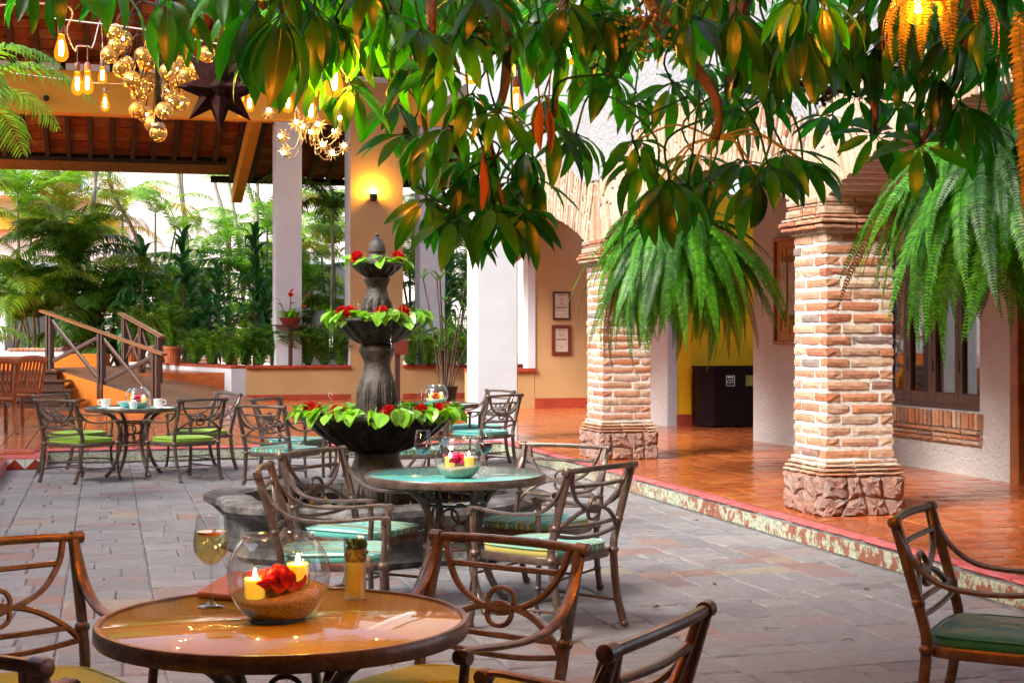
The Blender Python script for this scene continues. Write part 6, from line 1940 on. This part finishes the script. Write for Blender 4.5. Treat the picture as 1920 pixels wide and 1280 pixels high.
# ================================================================== lamps
def bulb_proto():
    r = empty('string_bulb')
    MB().lathe([(.001, .0), (.014, .0), (.016, .006), (.016, .038), (.011, .045), (.004, .05)], 12).build('socket', M['socket'], r, smooth=True, angle=40)
    MB().lathe([(.012, .0), (.016, -.02), (.026, -.055), (.031, -.08), (.029, -.100), (.018, -.115), (.001, -.120)], 16, close=False).build('glass', M['bulbglass'], r, smooth=True)
    MB().lathe([(.001, -.025), (.008, -.03), (.010, -.06), (.008, -.09), (.001, -.095)], 8).build('filament', M['filament'], r, smooth=True)
    MB().tube([(0, 0, .045), (0, 0, .13)], .0025, 4).build('lead', M['socket'], r)
    return r
BP = bulb_proto()
BULBS = [(115, 65, 6.6, 'large bare bulb at the upper left, before the hall roof'), (145, 135, 7.7, 'left of the close pair of bulbs under the looped cable'), (164, 134, 7.8, 'right of the close pair of bulbs under the looped cable'),
 (192, 125, 16, 'bulb hanging on a long cord just left of the globe chandelier'), (197, 177, 18, 'lowest bulb left of the globe chandelier'), (453, 188, 20, 'left of the two bulbs right of the tin star'), (468, 178, 20, 'right of the two bulbs right of the tin star'),
 (627, 118, 5.25, 'bright bulb lighting the orange leaf rosette'), (583, 185, 7.5, 'bulb half hidden behind orange leaves above the star chandelier'), (540, 172, 8.5, 'bulb peeping out left of the star chandelier'),
 (1066, 62, 5.6, 'bulb glowing among the leaves above the brick arch'), (968, 165, 6.5, 'bulb sparkling among the leaves over the nearest white pillar'), (883, 112, 7.2, 'tiny sparkling bulb left of the berry cluster'), (1113, 143, 7.5, 'small bulb in the leaves right of the white pillar'),
 (1722, -45, 3.75, 'bulb behind the golden fern fronds at the top right'), ]
NEAR = [(330, -190, 3.6, 'string bulb overhead left of the near table'), (900, -210, 3.5, 'string bulb overhead above the near table'), (1330, -180, 3.4, 'string bulb overhead right of the near table')]
strings = []
for i, (px, py, zc, label) in enumerate(BULBS + NEAR):
    b = BP if i == 0 else copy_tree(BP_)
    if i == 0: BP_ = BP
    b.location = at(px, py, zc); b.rotation_euler = (0, 0, i)
    tag(b, label, 'bulb', 'string lights')
    if zc > 12: b.scale = (zc / 10.5,) * 3
    if zc < 5.3 and i not in (0, 14):
        for ch in b.children:
            if ch.name.startswith('filament'): ch.material_slots[0].link = 'OBJECT'; ch.material_slots[0].material = M['filament_over' if i >= len(BULBS) else 'filament_near']
def wire(pts, label, r=.004, mat='cable'):
    p0 = Vector(pts[0])
    o = MB().tube(smooth_path([Vector(p) - p0 for p in pts], 6), r, 5).build('light_cable', M[mat], smooth=True); o.location = p0
    tag(o, label, 'cable', 'cables of the string lights')
up = Vector((0, 0, .13))
def bp(i): q = (BULBS + NEAR)[i]; return at(q[0], q[1], q[2]) + up
wire([at(-150, 20, 6.4), bp(0), at(125, 60, 7.0), at(140, 95, 7.6), bp(1), bp(2), at(175, 85, 8.2), at(188, 40, 12), at(192, 70, 16), bp(3)], 'pale looped cable carrying the bulbs at the upper left')
wire([at(30, 138, 18), at(150, 153, 18), bp(4), at(300, 160, 19), at(430, 168, 20), bp(5), bp(6), at(480, 145, 20), at(520, 60, 20), at(540, -80, 20)], 'thin cable crossing before the cream beam', .006)
wire([at(90, 34, 9.5), at(270, 56, 9.5), at(420, 85, 9.5), at(640, 120, 9.5)], 'straight pale cable high before the rafters', .006)
wire([at(520, -120, 8), bp(9), bp(8), at(640, -40, 6), bp(7), at(720, 40, 6), at(800, 60, 6.5), bp(12), bp(11), at(1010, 60, 6), bp(10), at(1090, 90, 6.6), bp(13), at(1200, 40, 6), at(1500, -120, 4.5), bp(14)], 'dark cable of bulbs running through the leaves', .0025, 'socket')
wire([at(-200, -260, 3.7), bp(15), bp(16), bp(17), at(2000, -230, 3.4)], 'cable of bulbs overhead above the near table', .004)

# globe chandelier
gc = empty('globe_chandelier', at(297, 230, 18), 0, 'chandelier of pierced brass globes at the upper left', 'chandelier')
GS = 18 / 11
MB().tube([(0, 0, 0), (0, 0, 3.4)], .04, 10).build('stem', M['blackiron'], gc, smooth=True)
cap = MB().lathe([(.001, -.08), (.075, -.08), (.08, -.03), (.05, 0), (.001, 0)], 14).build('cap', M['brass'], gc, smooth=True)
GM = MB().ball((0, 0, 0), .064, 20, 12).mesh('globe', M['perfbrass'], True)
GL = MB().ball((0, 0, 0), .014, 8, 6).mesh('lamp', M['fairy'], True)
RNGM = MB().tube([(.065 * math.cos(a), .065 * math.sin(a), 0) for a in [i * 2 * PI / 20 for i in range(20)]], .004, 5, closed=True).mesh('band', M['brass'], True)
gxy = [(232, 73), (218, 88), (205, 103), (238, 122), (228, 130), (247, 150), (272, 162), (262, 173), (258, 207), (274, 215), (287, 232), (297, 250), (308, 208), (318, 190), (338, 193), (313, 172), (338, 157), (330, 130), (315, 135), (352, 115), (370, 132), (388, 102), (268, 105), (275, 120), (350, 143), (215, 62), (300, 60), (330, 70), (285, 85), (320, 100)]
for i, (px, py) in enumerate(gxy):
    dz = tr_.uniform(-.4, .4)
    p = at(px, py, 18 + dz) - gc.location
    g = link('globe', GM, gc); g.location = p; g.scale = (GS,) * 3; g.rotation_euler = (tr_.uniform(-.5, .5), tr_.uniform(-.5, .5), tr_.uniform(0, 6))
    l = link('lamp', GL, g); b = link('band', RNGM, g); b.rotation_euler = (R(90), 0, 0)
    a = Vector((0, 0, max(.02, min(2.8, p.z + .36))))
    if (p - a).length > .1:
        MB().tube(smooth_path([a, Vector((p.x * .6, p.y * .6, a.z + .05)), p + Vector((0, 0, .1))], 4), .008, 5).build('arm', M['blackiron'], gc, smooth=True)
# star lanterns
def star_mesh(rout, rin, n, name, mat, depth=.5):
    mb = MB(); vs = [Vector((0, -rin * depth * 1.6, 0)), Vector((0, rin * depth * 1.6, 0))]
    for i in range(2 * n):
        a = i * PI / n + PI / 2
        rr = rout if i % 2 == 0 else rin
        vs.append(Vector((rr * math.cos(a), 0, rr * math.sin(a))))
    fs = []
    for i in range(2 * n):
        j = (i + 1) % (2 * n)
        fs += [(0, 2 + i, 2 + j), (1, 2 + j, 2 + i)]
    return mb.add(vs, fs).mesh(name, mat)
def spiky(rc, L, mat, name):
    """Moravian star: pyramids on the faces of a rhombicuboctahedron-like core"""
    mb = MB()
    dirs = [Vector(d).normalized() for d in [(1, 0, 0), (-1, 0, 0), (0, 1, 0), (0, -1, 0), (0, 0, 1), (0, 0, -1)] + [(a, b, 0) for a in (-1, 1) for b in (-1, 1)] + [(a, 0, b) for a in (-1, 1) for b in (-1, 1)] + [(0, a, b) for a in (-1, 1) for b in (-1, 1)]]
    for d in dirs:
        u = d.orthogonal().normalized(); v = d.cross(u); w_ = rc * .46
        q = [d * rc * .82 + u * a * w_ + v * b * w_ for a, b in ((-1, -1), (1, -1), (1, 1), (-1, 1))]
        mb.add(q + [d * L], [(0, 1, 4), (1, 2, 4), (2, 3, 4), (3, 0, 4)])
    return mb.mesh(name, mat)
sp = at(412, 165, 12.5)
ss = empty('tin_star_lantern', sp, -YAW, 'big dark rusty tin star lantern hanging before the beam', 'lantern')
o = link('star_body', spiky(.14, .36, M['rust'], 'star_body'), ss); o.scale = (1, 1, 1.05); o.rotation_euler = (0.1, 0, R(8))
MB().tube([(0, 0, .33), (0, 0, 1.4)], .004, 4).build('hanger', M['blackiron'], ss)
sch = empty('star_chandelier', at(575, 235, 9.5), -YAW, 'curled wire chandelier with small glowing brass stars', 'chandelier')
SM = star_mesh(.055, .026, 9, 'star', M['brass']); 
SL = MB().ball((0, 0, 0), .013, 8, 6).mesh('lamp', M['fairy'], True)
for i, (px, py) in enumerate(((504, 211), (530, 256), (534, 284), (556, 232), (588, 247), (605, 274), (622, 288), (646, 276), (640, 222), (570, 238), (632, 250), (600, 235))):
    p = Matrix.Rotation(YAW, 3, 'Z') @ (at(px, py, 9.5 + tr_.uniform(-.15, .15)) - sch.location)
    g = link('star', SM, sch); g.location = p; g.rotation_euler = (tr_.uniform(-.4, .4), tr_.uniform(-.3, .3), tr_.uniform(-.5, .5))
    l = link('lamp', SL, g); l.location = (0, -.03, 0)
    MB().tube(smooth_path([Vector((.06 * (i % 3 - 1), 0, .12)), p * .5 + Vector((0, .03, -.10)), p + Vector((0, .02, -.02)), p], 5), .0035, 5).build('curled_arm', M['brass'], sch, smooth=True)
MB().tube([(0, 0, .1), (0, 0, 1.5)], .006, 5).build('hanger', M['brass'], sch)
# spotlight on the beam
sf = empty('beam_spotlight', Vector((at(88, 185, 29.8).x, 30.98, at(88, 185, 29.8).z)), 0, 'tiny grey spotlight fixed to the cream beam', 'spotlight')
MB().tube([(0, 0, 0), (0, -.14, -.04)], [.03, .06], 10).build('head', M['blackiron'], sf); MB().box((0, .0, 0), (.06, .03, .1)).build('bracket', M['cable'], sf)
